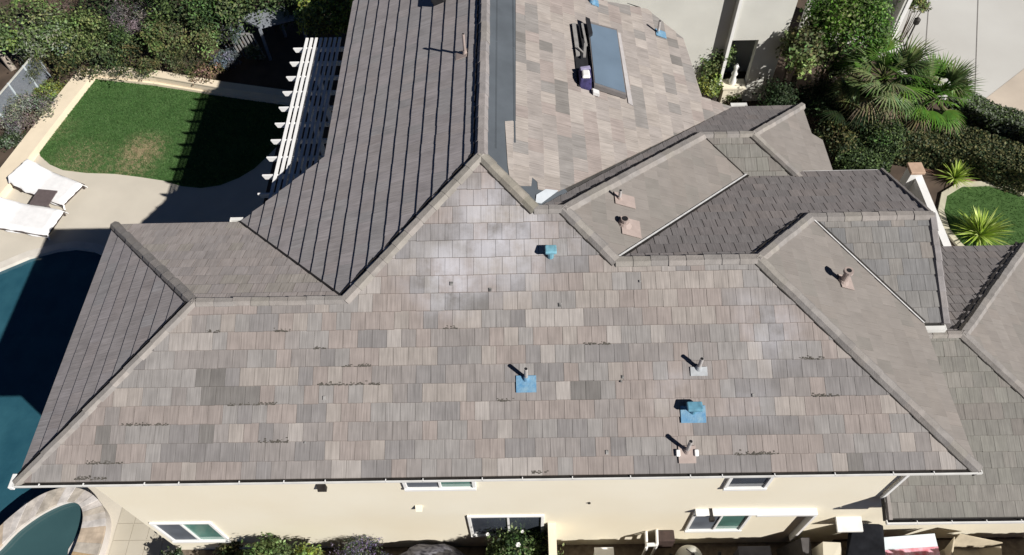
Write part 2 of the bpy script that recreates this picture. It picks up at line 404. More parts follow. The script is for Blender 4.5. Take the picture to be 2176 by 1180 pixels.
capu((X10+D3,YB+D3),(X10,YB),'N2','N2',name='hip_cap',wd=.24,dark=((1,.05),))
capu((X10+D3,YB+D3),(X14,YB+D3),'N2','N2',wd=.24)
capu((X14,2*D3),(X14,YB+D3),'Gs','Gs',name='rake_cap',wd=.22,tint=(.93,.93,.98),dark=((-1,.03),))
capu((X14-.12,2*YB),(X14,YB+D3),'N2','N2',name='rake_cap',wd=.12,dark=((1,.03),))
capu((20.5,4.33),(22.91,4.33),'Hs','Hs',wd=.2)
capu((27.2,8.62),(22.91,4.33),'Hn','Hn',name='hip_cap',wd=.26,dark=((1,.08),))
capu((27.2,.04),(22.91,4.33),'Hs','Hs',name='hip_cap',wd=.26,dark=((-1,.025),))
capu((20.45,.04),(20.45,.58),'Hs','Hs',name='rake_cap',wd=.14)

# valleys: dark open channel with a bright flashing edge
def valley(p, q, kp, m, wd, side=0, lift=.03, name='valley_channel'):
    a=Vector((p[0]*K,p[1]*K,zu(kp,*p))); b=Vector((q[0]*K,q[1]*K,zu(kp,*q))); d=(b-a).normalized(); r=d.cross(Vector((0,0,1))).normalized()
    mb=MB(); c=Vector((0,0,lift))+r*side; mb.bar(a+c, b+c, wd, .02); return mb.build(name, m, house)
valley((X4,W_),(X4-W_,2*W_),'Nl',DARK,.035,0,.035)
valley((X9,YB),(X9+YB,2*YB),'N2',GALV,.032,-.03,.04,'valley_flashing')
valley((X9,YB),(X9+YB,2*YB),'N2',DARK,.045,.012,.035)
valley((X10+D3,YB+D3),(X11,2*D3),'D',GALV,.022,.02,.04,'valley_flashing')
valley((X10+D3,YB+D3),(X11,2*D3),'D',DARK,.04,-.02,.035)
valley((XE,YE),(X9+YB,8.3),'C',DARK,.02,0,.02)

# gutters
GUT = mat('gutter_paint',(.70,.70,.68),.55,.12,3)
def gutter(x0, x1, y, z, sgn=-1, hang=(), lipw=.03, wd=.11, ht=.11, name='gutter', cap0=True, cap1=True):
    """trough along X hung below an eave at y; sgn -1 opens to the south"""
    o=None; mb=MB(); ya=y; yb=y+sgn*wd
    lo_, hi_ = min(yb, yb-sgn*lipw), max(yb, yb-sgn*lipw)
    mb.box(x0, lo_, z-ht, x1, hi_, z)
    if cap0: mb.box(x0-.02, min(ya,yb), z-ht, x0, max(ya,yb), z+.002)
    if cap1: mb.box(x1, min(ya,yb), z-ht, x1+.02, max(ya,yb), z+.002)
    o=mb.build(name, GUT, house)
    t=MB(); t.box(x0+.001, min(ya,yb-sgn*lipw)+.001, z-ht, x1-.001, max(ya,yb-sgn*lipw)-.001, z-ht+.03); t.build('gutter_trough', DARK, o)
    for x in hang:
        h=MB(); h.box(x-.007, min(ya,yb), z-.02, x+.007, max(ya,yb)-(.02 if sgn<0 else 0), z+.004); h.build('gutter_hanger', WHITE, o)
    return o
gu=gutter(-.02, X11*K+.02, -.012, EAVE+.035, wd=.072, ht=.06, lipw=.02, hang=[i*.86+.5+random.uniform(-.22,.22) for i in range(19)])
gu['label']='long white front gutter with dark leaf-filled trough'
mb=MB(); mb.box(-.12,-.10,EAVE-.07,-.04,.16,EAVE+.03); mb.build('gutter_return', WHITE, house, bevel=.008)
gutter(X11*K+.02, X14*K-.02, 2*D3*K-.03, EAVE-.02, lipw=.09)
gutter((X9+YB)*K-.05, (X9+YB)*K+.42, 2*YB*K+.03, EAVE+.02, sgn=1, lipw=.1)
gutter(17.79*K, 17.79*K+.36, 11.8*K+.02, zu('N1',17.79,11.78)+.01, sgn=1, lipw=.09)
gutter((X4-W_)*K-.22, (X4-W_)*K+.02, 2*W_*K+.02, EAVE+.02, sgn=1, lipw=.08)
gutter(20.38*K, 27.2*K, .04*K-.03, EAVE-3.5*K-.0, hang=[16.9+i*.7 for i in range(6)], wd=.08, ht=.08, lipw=.03)
# white fascia line at far side of N2 eave
mb=MB(); mb.box((X9+YB)*K+.45, 2*YB*K+.005, EAVE-.12, X14*K-.1, 2*YB*K+.03, EAVE+.012); mb.build('fascia', GALV, house)

# ------------------------------------------------------------------ walls
WY=.6*K
fpn=m2([(.6,.6),(20.4,.6),(20.4,4.2),(20.95,4.2),(20.95,8.2),(19.4,8.2),(19.4,11.0),(16.1,11.0),(16.1,13.9),(15.2,14.5),(13.4,14.4),(13.2,16.3),(XR,19.0),(6.45,15.2),(6.45,8.4),(4.6,6.7),(.6,6.7)])
mb=MB(); mb.prism(fpn, -.3, EAVE-.12)
mb.prism(m2([(6.46,8.6),(9.5,8.6),(9.5,18.2),(6.46,15.15)]), EAVE-.10, EAVE+.88)
hw=mb.build('house_wall', STUCCO, house)
mb=MB(); mb.prism(m2([(20.41,.66),(26.6,.66),(26.6,8.0),(20.96,8.0),(20.96,4.19),(20.41,4.19)]), -.3, EAVE-3.5*K-.12); mb.build('garage_wall', STUCCO, house)
def window(x0, x1, z0, z1, split=None, mats=(SCREEN, GLASST), t=.07, depth=.05, y=WY, label=None, bottom=True, inner=None):
    fr=MB(); yf=y-depth
    zt=z1
    fr.box(x0, yf, z1-t, x1, y-.001, z1); 
    if bottom: fr.box(x0, yf-.02, z0-.02, x1, y-.001, z0+t)
    fr.box(x0, yf, z0+(t if bottom else 0), x0+t, y-.001, z1-t); fr.box(x1-t, yf, z0+(t if bottom else 0), x1, y-.001, z1-t)
    xs=x0+t; xe=x1-t
    if split is None: spans=[(xs,xe,mats[0])]
    else:
        fr.box(split-.025, yf+.01, z0+(t if bottom else 0), split+.025, y-.001, z1-t)
        spans=[(xs,split-.025,mats[0]),(split+.025,xe,mats[1])]
    w=fr.build('window', WHITE, house, bevel=.006)
    if label: w['label']=label
    for a,b,mm in spans:
        g=MB(); g.box(a, y-.012, z0+t, b, y-.002, z1-t); p=g.build('pane', mm, w)
    return w
def ux(v): return v*K
def uz(v): return v*K+EAVE
window(ux(8.2), ux(9.98), uz(-2.34), uz(-.9), ux(9.1), (SCREEN,GLASST), label='upper window just under the eave, left sash grey and right sash with painted green reflections')
window(ux(16.12), ux(17.2), uz(-2.62), uz(-.9), None, (GLASSD,), label='small upper window near the right end, dark glass')
window(ux(9.59), ux(11.69), uz(-6.3), uz(-4.52), ux(10.7), (GLASSD, GLASSD), label='lower middle window above the white-flowered bush')
window(ux(.80), ux(2.5), uz(-6.5), uz(-4.75), ux(1.62), (SCREEN,GLASST), label='lower left window beside the spa corner')
w2=window(ux(15.73), ux(17.35), uz(-6.1), uz(-4.33), ux(16.55), (SCREEN,GLASST), label='lower right window with green reflections painted on one sash')
mb=MB(); d_=.15
mb.box(ux(17.36), WY-d_, uz(-4.43), ux(18.98), WY-.001, uz(-4.31)); mb.box(ux(18.90), WY-d_, uz(-6.75), ux(18.98), WY-.001, uz(-4.43))
mb.box(ux(15.73), WY-d_, uz(-4.328), ux(17.359), WY-.001, uz(-4.25))
mb.build('door_surround', WHITE, house, bevel=.006)['label']='white projecting trim round a cream panel at the lower right'
# downspout at the right corner
mb=MB(); mb.bar((ux(20.36), WY-.045, uz(-.15)), (ux(20.36), WY-.045, uz(-3.4)), .065, .05); mb.bar((ux(20.36),WY-.05,uz(-.15)),(ux(20.36),-.05,EAVE-.06),.065,.05)
mb.build('downspout', WHITE, house, bevel=.006)
# little things on the wall
def oy(u,v): x,z=OY(u,v,WY); return x,z
for (u,v,s,lab) in ((684,1032,.09,'round dark vent high on the left of the wall'),(890,1076,.07,'wall vent hood under the upper window')):
    x,z=oy(u,v); mb=MB(); mb.hexa([(x-s,WY-.1,z-s),(x+s,WY-.1,z-s),(x+s,WY,z-s),(x-s,WY,z-s)],[(x-s,WY-.02,z+s),(x+s,WY-.02,z+s),(x+s,WY,z+s),(x-s,WY,z+s)])
    o=mb.build('wall_vent', STUCCO if s<.08 else DARK, house, bevel=.004); o['label']=lab
x,z=oy(1252,1068); mb=MB(); mb.tube((x,WY-.03,z),(x,WY,z),.03); mb.build('hose_bib', DARK, house)
x,z=oy(1510,1081); mb=MB(); mb.box(x-.03,WY-.22,z-.03,x+.03,WY,z+.02); mb.box(x-.05,WY-.26,z-.1,x+.05,WY-.18,z+.03); mb.build('wall_lamp', DARK, house)
# small white shelf-like porch roof at lower right
mb=MB(); mb.hexa([(ux(19.75),WY-.3,uz(-5.3)),(ux(20.45),WY-.3,uz(-5.3)),(ux(20.45),WY,uz(-5.2)),(ux(19.75),WY,uz(-5.2))],[(ux(19.75),WY-.3,uz(-5.22)),(ux(20.45),WY-.3,uz(-5.22)),(ux(20.45),WY,uz(-5.1)),(ux(19.75),WY,uz(-5.1))])
mb.build('door_canopy', GUT, house, bevel=.006)

# ------------------------------------------------------------------ roof fittings
def frame_on(key, x, y, lift=.03):
    P=PL[key]; n=P.nrm(); up=Vector((P.gx,P.gy,0)).normalized(); up3=Vector((up.x,up.y,P.gx*up.x+P.gy*up.y)).normalized(); s=up3.cross(n).normalized()
    return Vector((x,y,P.z(x,y)+lift)), n, up3, s
def slab(mb, o, s, t, n, w0, l0, th, col=None):
    a=[o-s*w0/2-t*l0/2, o+s*w0/2-t*l0/2, o+s*w0/2+t*l0/2, o-s*w0/2+t*l0/2]
    mb.hexa([p for p in a],[p+n*th for p in a], col)
def vent(key, px, h=.4, r=.035, flash=None, fs=(.42,.34), cap=False, label=None, pm=PIPE, fo=(0,-.08), lean=None):
    x,y=PL[key].hit(*px); o,n,t,s=frame_on(key,x,y)
    mb=MB(); mb.tube(o-Vector((0,0,.05)), o+Vector((0,0,h)), r, n=12)
    if cap: mb.tube(o+Vector((0,0,h)), o+Vector((0,0,h+.06)), r*1.6, r*1.5, n=12)
    v=mb.build('vent_pipe', pm, house); 
    if label: v['label']=label
    k=MB(); k.tube(o+Vector((0,0,-.03)), o+Vector((0,0,.07)), r*2.1, r*1.25, n=12); k.build('pipe_collar', flash or pm, v)
    if flash:
        f=MB(); slab(f, o+s*fo[0]+t*fo[1], s, t, n, fs[0], fs[1], .012); f.build('flashing', flash, v)
    tp_=MB(); tp_.tube(o+Vector((0,0,h+(.06 if cap else 0))), o+Vector((0,0,h+.004+(.06 if cap else 0))), r*.8, n=12); tp_.build('pipe_mouth', BLACKP, v)
    return v
vent('S',(1118,806),.36,.035,BLUE,(.36,.30),label='thin vent pipe on a square blue flashing, left of the lower three',fo=(0,-.1))
vent('S',(1484,784),.34,.035,mat('dull_flashing',(.38,.40,.42),.6,.15,8),(.3,.16),label='grey vent pipe on a bare metal flashing',fo=(0,-.06))
vent('S',(1459,960),.42,.035,PINKM,(.3,.3),label='vent pipe nearest the gutter between two white blobs of sealant',fo=(0,-.06))
x,y=PL['S'].hit(1459,960)
for dx in (-.16,.16):
    o,n,t,s=frame_on('S',x+dx,y-.03); mb=MB(); slab(mb,o,s,t,n,.07,.12,.05); mb.build('sealant_blob', WHITE, house, bevel=.015)
vent('Wb',(988,116),.5,.03,PINKM,(.26,.26),label='tall thin vent pipe near the ridge on the west slope',pm=PINKM)
vent('C',(1316,425),.25,.03,PINKM,(.3,.45),label='small vent pipe on the smooth middle slope',fo=(0,-.12))
vent('C',(1326,478),.16,.075,PINKM,(.42,.42),label='wide stubby vent on a tan flashing of the middle slope',fo=(-.05,-.14),pm=PINKM)
vent('D',(1790,600),.3,.06,PINKM,(.3,.3),cap=True,label='capped vent pipe on the right-hand smooth slope',pm=PINKM)
vent('Eb',(1398,72),.35,.035,BLUE,(.26,.3),label='thin vent pipe on a blue flashing near the east eave',fo=(.0,-.08))
vent('Eb',(1258,6),.3,.05,BLUE,(.25,.2),label='blue flashed vent at the far edge of the east slope')
# T-top box vents painted blue
def box_vent(key, px, wd, flash, label, body):
    x,y=PL[key].hit(*px); o,n,t,s=frame_on(key,x,y)
    mb=MB(); mb.tube(o-Vector((0,0,.03)), o+Vector((0,0,.16)), .06, n=12)
    v=mb.build('roof_vent', body, house); v['label']=label
    c=MB(); z=Vector((0,0,.15)); a=[o+z-Vector((1,0,0))*wd/2-Vector((0,1,0))*.09, o+z+Vector((1,0,0))*wd/2-Vector((0,1,0))*.09, o+z+Vector((1,0,0))*wd/2+Vector((0,1,0))*.09, o+z-Vector((1,0,0))*wd/2+Vector((0,1,0))*.09]
    c.hexa(a,[q+Vector((0,0,.075)) for q in a]); c.build('vent_hood', body, v, bevel=.02)
    if flash:
        f=MB(); slab(f,o-t*.05,s,t,n,flash[0],flash[1],.012); f.build('flashing', BLUE, v)
    return v
box_vent('S',(1472,876),.27,(.44,.30),'blue box vent on a wide blue flashing, centre of the lower right cluster',mat('blue_grey_vent',(.12,.29,.40),.5,.25,9))
box_vent('S',(1170,546),.21,None,'small teal box vent high on the front slope',mat('teal_vent',(.17,.37,.46),.5,.25,9))
o,n,t,s=frame_on('Wb',*PL['Wb'].hit(935,4)); mb=MB(); slab(mb,o,s,t,n,.3,.3,.18); mb.build('roof_vent',BLACKP,house,bevel=.03)['label']='black vent at the top edge of the west slope'
# lichen and litter packed under some tile butts of the front slope
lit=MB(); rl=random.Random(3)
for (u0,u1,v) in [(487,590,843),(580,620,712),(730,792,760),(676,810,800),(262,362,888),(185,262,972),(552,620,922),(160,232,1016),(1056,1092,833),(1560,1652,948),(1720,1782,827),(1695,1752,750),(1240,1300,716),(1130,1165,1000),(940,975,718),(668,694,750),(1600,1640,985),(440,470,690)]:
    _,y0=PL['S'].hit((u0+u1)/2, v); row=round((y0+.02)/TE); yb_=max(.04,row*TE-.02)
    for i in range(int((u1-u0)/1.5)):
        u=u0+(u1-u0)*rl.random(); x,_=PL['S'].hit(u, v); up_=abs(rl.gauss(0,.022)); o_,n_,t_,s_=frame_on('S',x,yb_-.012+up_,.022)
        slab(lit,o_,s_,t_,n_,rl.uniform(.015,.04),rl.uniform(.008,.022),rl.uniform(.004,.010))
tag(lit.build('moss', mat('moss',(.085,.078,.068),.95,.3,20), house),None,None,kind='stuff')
# scattered chips and scuffs
lit=MB()
for (u,v,sz) in [(1042,618,.05),(1323,803,.04),(1320,812,.03),(690,848,.05),(1290,963,.05),(650,942,.03),(1360,600,.03),(628,640,.06),(960,605,.05),(1190,650,.05),(1600,842,.04)]:
    x,y=PL['S'].hit(u,v); o_,n_,t_,s_=frame_on('S',x,y,.03); slab(lit,o_,s_,t_,n_,sz,sz*1.4,.012)
lit.build('roof_chip', mat('chip',(.42,.41,.40),.9,.5,9,col2=(.04,.04,.04)), house)
# slipped dark-stained single tiles
for (u0,v0,u1,v1) in [(1362,684,1432,712),(1236,698,1300,716),(845,693,915,716),(1325,657,1412,682)]:
    pass

# ------------------------------------------------------------------ collector on the east slope
cx,cy=PE.hit(1284,140)
col_=thing('solar_collector','blue-grey glazed solar panel tilted on the pale east roof slope','solar collector',(cx,cy,PE.z(cx,cy)))
pts=[PE.hit(1248,58),PE.hit(1310,74),PE.hit(1330,214),PE.hit(1262,192)]
def onE(p,h): return Vector((p[0],p[1],PE.z(*p)+h))
# the panel stands a little off the tiles
hh=.16
q=[onE(p,hh) for p in pts]; ctr=sum(q,Vector())/4
a=[c+(c-ctr)*.0 for c in q]; b=[ctr+(c-ctr)*.94+Vector((0,0,.0)) for c in q]
mb=MB(); lo4=[c-Vector((0,0,.12)) for c in q]
mb.hexa([lo4[3],lo4[2],lo4[1],lo4[0]],[q[3],q[2],q[1],q[0]]); mb.build('panel_frame', mat('panel_frame',(.16,.15,.15),.5,.1,6), col_)
mb=MB(); g0=[p+Vector((0,0,.002)) for p in b]; g1=[p+Vector((0,0,.012)) for p in b]; mb.hexa([g0[3],g0[2],g0[1],g0[0]],[g1[3],g1[2],g1[1],g1[0]])
mb.build('panel_glass', mat('panel_glass',(.135,.185,.245),.3,.10,1.2,spec=.4), col_)
mb=MB()
for t_ in (.12,.88):
    for s_ in ((0,3),(1,2)):
        p=q[s_[0]].lerp(q[s_[1]],t_); mb.bar(p-Vector((0,0,.12)), p-Vector((0,0,.17)), .05,.05)
mb.build('mounting_foot', GALV, col_)
# left-hand backing rails and a black sheet painting the panel's shadow
pm=[PE.hit(1214,54),PE.hit(1246,56),PE.hit(1258,192),PE.hit(1228,186)]
mb=MB(); mb.prism(pm, lambda x,y:PE.z(x,y)+.025, lambda x,y:PE.z(x,y)+.05); mb.build('panel_shadow_sheet', BLACKP, col_)
mb=MB(); mb.bar(onE(PE.hit(1219,58),.09),onE(PE.hit(1228,125),.09),.09,.05); mb.bar(onE(PE.hit(1236,66),.2),onE(PE.hit(1245,112),.2),.05,.05)
mb.bar(onE(PE.hit(1226,112),.16),onE(PE.hit(1243,132),.2),.03,.03); mb.bar(onE(PE.hit(1243,108),.2),onE(PE.hit(1241,136),.2),.06,.04)
mb.build('support_rail', mat('rail',(.30,.29,.28),.5,.15,8), col_)
mb=MB(); mb.prism([PE.hit(1243,56),PE.hit(1252,60),PE.hit(1258,90),PE.hit(1250,96)], lambda x,y:PE.z(x,y)+.19, lambda x,y:PE.z(x,y)+.27); mb.build('junction_cover', BLACKP, col_)
mb=MB(); mb.prism([PE.hit(1312,72),PE.hit(1318,74),PE.hit(1345,228),PE.hit(1335,222)], lambda x,y:PE.z(x,y)+.02, lambda x,y:PE.z(x,y)+.045); mb.build('side_flashing', mat('pale_flashing',(.42,.40,.40),.6,.1,8), col_)
bx,by=PE.hit(1266,203); mb=MB(); slab(mb,onE((bx,by),.03),Vector((1,0,-PITCH)).normalized(),Vector((0,1,0)),Vector((0,0,1)),.16,.12,.1); mb.build('pipe_bracket', GALV, col_, bevel=.01)
bx,by=PE.hit(1244,178)
bag=thing('tool_bag','navy blue tool bag with a white top panel beside the solar panel','bag',(bx,by,PE.z(bx,by)+.05))
mb=MB(); zb=PE.z(bx,by)+.06
mb.hexa([(bx-.17,by-.22,zb-.05),(bx+.13,by-.22,zb-.14),(bx+.13,by+.30,zb-.14),(bx-.17,by+.30,zb-.05)],[(bx-.13,by-.18,zb+.22),(bx+.11,by-.18,zb+.22),(bx+.12,by+.25,zb+.20),(bx-.13,by+.25,zb+.20)])
mb.build('bag_body', mat('navy_cloth',(.045,.04,.12),.8,.4,12), bag, bevel=.03)
mb=MB(); mb.hexa([(bx-.10,by-.17,zb+.222),(bx+.09,by-.17,zb+.222),(bx+.08,by+.08,zb+.222),(bx-.10,by+.08,zb+.222)],[(bx-.085,by-.15,zb+.29),(bx+.075,by-.15,zb+.29),(bx+.065,by+.06,zb+.29),(bx-.085,by+.06,zb+.29)])
mb.build('bag_top', WHITE, bag, bevel=.025)
mb=MB(); mb.bar((bx-.12,by+.16,zb+.225),(bx+.10,by+.20,zb+.225),.09,.05); mb.build('bag_strap', mat('lilac_cloth',(.30,.28,.42),.8,.2,12), bag, bevel=.012)

# ------------------------------------------------------------------ foliage helpers
def leaves(name, center, rad, n, size, cols, parent=None, clumps=28, asp=1.7, spread=.34, seed=0, flat=.0, shell=.55, droop=0):
    rg=np.random.default_rng(seed+int(abs(center[0])*100+abs(center[1])*37)); c=np.array(center,float); R=np.array(rad,float)
    d=rg.normal(size=(clumps,3)); d/=np.linalg.norm(d,axis=1)[:,None]; d[:,2]=np.abs(d[:,2])*.9-.15
    rr=rg.uniform(shell,.92,size=(clumps,1)); cc=d*rr; csz=rg.uniform(.6,1.25,size=clumps); cb=rg.uniform(.55,1.4,size=clumps); ct=rg.uniform(.86,1.16,size=(clumps,3))
    ci=rg.integers(0,clumps,size=n)
    pos=cc[ci]+np.clip(rg.normal(size=(n,3)),-1.7,1.7)*spread*csz[ci][:,None]*.6
    pos=pos*R+c
    pos[:,2]=np.maximum(pos[:,2],.02)
    out=(pos-c)/R; out/=np.linalg.norm(out,axis=1)[:,None]+1e-6
    nrm=out*.7+rg.normal(size=(n,3))*.6+np.array([0,0,.35+flat]); nrm/=np.linalg.norm(nrm,axis=1)[:,None]
    a=np.cross(nrm,rg.normal(size=(n,3))); a/=np.linalg.norm(a,axis=1)[:,None]+1e-9; b=np.cross(nrm,a)
    sz=size*rg.uniform(.6,1.35,size=(n,1)); w_=sz/asp
    v=np.empty((n,4,3)); v[:,0]=pos-a*sz; v[:,1]=pos+b*w_*.9-nrm*sz*.12; v[:,2]=pos+a*sz-nrm*sz*.25*(1+droop); v[:,3]=pos-b*w_*.9-nrm*sz*.12
    off=wloc(parent); v-=np.array(off)
    C=np.array(cols)[rg.integers(0,len(cols),size=n)]*(cb[ci]*rg.uniform(.7,1.35,size=n))[:,None]*ct[ci]
    me=bpy.data.meshes.new(name); me.vertices.add(n*4); me.vertices.foreach_set('co',v.reshape(-1).astype(np.float32))
    me.loops.add(n*4); me.loops.foreach_set('vertex_index',np.arange(n*4,dtype=np.int32))
    me.polygons.add(n); me.polygons.foreach_set('loop_start',np.arange(0,n*4,4,dtype=np.int32))
    me.update(calc_edges=True); me.validate()
    at=me.color_attributes.new('Col','FLOAT_COLOR','CORNER'); CC_=np.ones((n,4,4)); CC_[:,:,:3]=C[:,None,:]; at.data.foreach_set('color',CC_.reshape(-1).astype(np.float32))
    me.materials.append(LEAF)
    o=bpy.data.objects.new(name,me); COL.objects.link(o)
    if parent is not None: o.parent=parent
    return o
BARK=mat('bark',(.11,.085,.065),.9,.3,9,bump=.5)
PALEBARK=mat('pale_bark',(.30,.26,.22),.9,.2,9)
def stems(x,y,h,n,sp,parent,r=.025,m=None,name='stem'):
    mb=MB(); rg=random.Random(int(x*91+y*17))
    for i in range(n):
        a=rg.uniform(0,6.28); k=rg.uniform(.3,1)*sp
        p=Vector((x+math.cos(a)*.06,y+math.sin(a)*.06,0)); q=Vector((x+math.cos(a)*k*.6,y+math.sin(a)*k*.6,h*.55)); e=Vector((x+math.cos(a)*k,y+math.sin(a)*k,h*rg.uniform(.8,1)))
        mb.tube(p,q,r,r*.7,n=6); mb.tube(q,e,r*.7,r*.3,n=6)
    return mb.build(name, m or BARK, parent)
GR={'lush':[(.060,.155,.012),(.045,.12,.010),(.085,.20,.022)],'green':[(.065,.12,.028),(.085,.14,.04),(.05,.095,.025)],'light':[(.13,.20,.055),(.10,.165,.045),(.15,.22,.08)],'dark':[(.03,.05,.02),(.04,.065,.025),(.025,.045,.02)],
 'olive':[(.085,.10,.032),(.07,.085,.03),(.11,.125,.04)],'grey':[(.15,.15,.125),(.12,.125,.10),(.18,.175,.16)],'sage':[(.12,.16,.095),(.10,.135,.08),(.15,.19,.12)],
 'brown':[(.15,.12,.07),(.12,.10,.06),(.18,.145,.09)],'lime':[(.17,.24,.03),(.13,.20,.03),(.21,.28,.05)],'blue':[(.07,.10,.09),(.09,.12,.115),(.05,.08,.07)],'lav':[(.20,.17,.30),(.14,.12,.22),(.10,.13,.07),(.08,.11,.06)]}
for k_ in GR:
    if k_ not in ('dark','lav'): GR[k_]=[(c[0]*1.35+.008,c[1]*1.22+.004,c[2]*1.45+.008) for c in GR[k_]]
def shrub(label, px, z, r, h, pal, n=2500, size=.05, group=None, kind='shrub', clumps=26, spread=.34, r2=None, seed=0, asp=1.7, xy=None, droop=0):
    x,y = xy if xy else G(px[0],px[1],z)
    nm={'shrub':'shrub','tree':'tree','hedge':'hedge','plant':'plant'}[kind]
    t=thing(nm,label,nm,(x,y,0),group)
    leaves('foliage' if kind!='tree' else 'crown',(x,y,z),(r*.88,(r2 or r)*.88,h*.9),n,size,sum([GR[p] for p in pal.split('+')],[]),t,clumps=clumps,spread=spread,seed=seed,asp=asp,droop=droop)
    stems(x,y,max(.2,z+h*.3),7,r*.6,t,r=.02 if kind!='tree' else .05,name='stem' if kind!='tree' else 'trunk')
    return t

# ------------------------------------------------------------------ ground, paving, water
def sheet(poly, z, skirt=.3):
    mb=MB(); mb.prism(poly, z-skirt, z); return mb
DIRT=mat('garden_soil',(.060,.045,.035),.95,.3,1.5,col2=(.11,.08,.06))
mb=MB(); mb.prism([(-160,-160),(160,-160),(160,160),(-160,160)], -1.2, -.30); 
# garden ground around the paving, cut so the pool basin stays open
CON=mat('pool_deck_concrete',(.60,.555,.475),.85,.10,.9,bump=.1,bscale=30,col2=(.53,.49,.42))
DRV=mat('driveway_concrete',(.50,.49,.465),.85,.1,.35,bump=.1,col2=(.56,.555,.53))
struct('subsoil', mb, DIRT)
mb=MB(); mb.box(-60,9.95+8.4,-.29,60,60,-.012); mb.box(-60,-60,-.29,60,-.02,-.012); mb.box(-60,-.02,-.29,-9.2,18.35,-.012); mb.box(.5,-.02,-.29,60,18.35,-.012)
struct('ground', mb, DIRT)
# pool outline
pool=[(-9.2,8.0),(-8.4,8.45),(-7.28,9.13),(-6.55,9.57),(-5.75,9.83),(-5.17,9.91),(-4.54,9.80),(-3.93,9.51),(-3.2,8.9),(-2.7,8.0),(-2.45,6.8),(-2.5,5.6),(-2.7,4.2),(-2.9,3.0),(-3.0,2.0),(-3.8,1.7),(-4.2,.9),(-4.4,-.5),(-9.2,-.5)]
WAT=mat('pool_water_surface',(.018,.074,.108),.06,.18,1.6,spec=.5,bump=.5,bscale=5,col2=(.030,.105,.142),detail=6)
mb=MB(); mb.prism(pool,-.28,-.10); struct('pool_water', mb, WAT)
deckp=[(-9.2,8.0),(-9.2,18.35),(.5,18.35),(.5,-.02),(-.2,-.02),(-.2,-.5),(-4.4,-.5)]+[p for p in pool[::-1][2:-1]]
mb=MB(); mb.prism(deckp,-.28,0.0); struct('pool_deck', mb, CON)
# pale coping band round the pool
def band(path, w_in, w_out, z0, z1, name, m, label=None, cat=None, kind=None, closed=False):
    n=len(path); L=[];R_=[]
    for i in range(n):
        a=Vector(path[max(0,i-1)] if not closed else path[i-1]); b=Vector(path[min(n-1,i+1)] if not closed else path[(i+1)%n]); d=(b-a).normalized(); nn=Vector((-d.y,d.x)); p=Vector(path[i])
        L.append(p+nn*w_out); R_.append(p-nn*w_in)
    mb=MB()
    for i in range(n if closed else n-1):
        j=(i+1)%n
        a=[(L[i].x,L[i].y),(L[j].x,L[j].y),(R_[j].x,R_[j].y),(R_[i].x,R_[i].y)]
        mb.prism(a,z0,z1)
    o=mb.build(name,m); 
    if kind: o['kind']=kind
    if label: tag(o,label,cat)
    return o
COP=mat('pool_coping_stone',(.62,.585,.53),.7,.1,2.5)
band(pool[1:15], .05,.22,-.2,.018,'pool_coping',COP,kind='structure')
# spa
sx,sy=-2.60,.64
spa=thing('spa','round raised stone spa with still teal water beside the swimming pool','spa',(sx,sy,0))
STONE=mat('spa_stone',(.50,.46,.42),.8,.2,1.6,col2=(.60,.57,.55),bump=.4,bscale=12); RUST=mat('spa_stone_rust',(.40,.28,.15),.8,.3,5,col2=(.52,.42,.30))
def ring(r0,r1,z0,z1,n=48,cx=sx,cy=sy,a0=0,a1=2*math.pi,jit=0):
    mb=MB()
    for k in range(n):
        t0=a0+(a1-a0)*k/n; t1=a0+(a1-a0)*(k+1)/n
        P=lambda r,t:(cx+r*math.cos(t),cy+r*math.sin(t))
        mb.prism([P(r0,t0),P(r1,t0),P(r1,t1),P(r0,t1)],z0,z1)
    return mb
rs=random.Random(5); cols=[(.48,.44,.40),(.52,.48,.45),(.42,.38,.33),(.40,.29,.17),(.46,.41,.35),(.53,.50,.48),(.44,.36,.28)]
def spline(P,n=8):
    out=[]; m=len(P)
    for i in range(m):
        p0,p1,p2,p3=[Vector(P[(i+k)%m]) for k in (-1,0,1,2)]
        for k in range(n):
            t=k/n; out.append(.5*((2*p1)+(p2-p0)*t+(2*p0-5*p1+4*p2-p3)*t*t+(3*p1-p0-3*p2+p3)*t**3))
    return out
OUT=spline([(-4.25,.35),(-3.9,.98),(-3.36,1.6),(-2.9,1.87),(-2.4,1.93),(-1.9,1.76),(-1.48,1.40),(-1.30,.95),(-1.28,.25),(-1.5,-.5),(-2.2,-1.1),(-3.2,-1.15),(-4.0,-.6)])
INN=spline([(-3.95,.1),(-3.71,.49),(-3.44,.9),(-3.0,1.3),(-2.5,1.55),(-2.15,1.5),(-1.95,1.25),(-1.88,.90),(-1.90,.35),(-2.05,-.25),(-2.5,-.68),(-3.1,-.72),(-3.7,-.4)])
def spring(A,B,z0,z1,i0=0,i1=None,zj=0,grp=None):
    mb=MB(); N=len(A); i=0
    while i<N:
        g=min(rs.choice([2,3,3,4]) if grp else 1, N-i); c=rs.choice(cols) if grp else None
        a_=[tuple(A[(i+k)%N]) for k in range(g+1)]; b_=[tuple(B[(i+k)%N]) for k in range(g+1)]; zz=z1+rs.uniform(-zj,zj)
        mb.prism(a_+b_[::-1],z0,zz,c); i+=g
    return mb
cen=Vector((-2.8,.4))
grow=lambda P,e:[p+(p-cen).normalized()*e for p in P]
spring(grow(INN,.03),grow(OUT,-.06),-.05,.385).build('spa_wall', STONE, spa)
spring(INN,OUT,.387,.45,zj=.006,grp=1).build('spa_coping', mat('coping_stones',attr=True,var=.28,scale=4,rough=.8,bump=.4,bscale=14), spa, bevel=.006)
mb=MB(); mb.prism([tuple(p) for p in grow(INN,.05)],0,.27); mb.build('spa_water', mat('spa_water_surface',(.045,.10,.11),.05,.2,.9,spec=.5,col2=(.035,.08,.09)), spa)
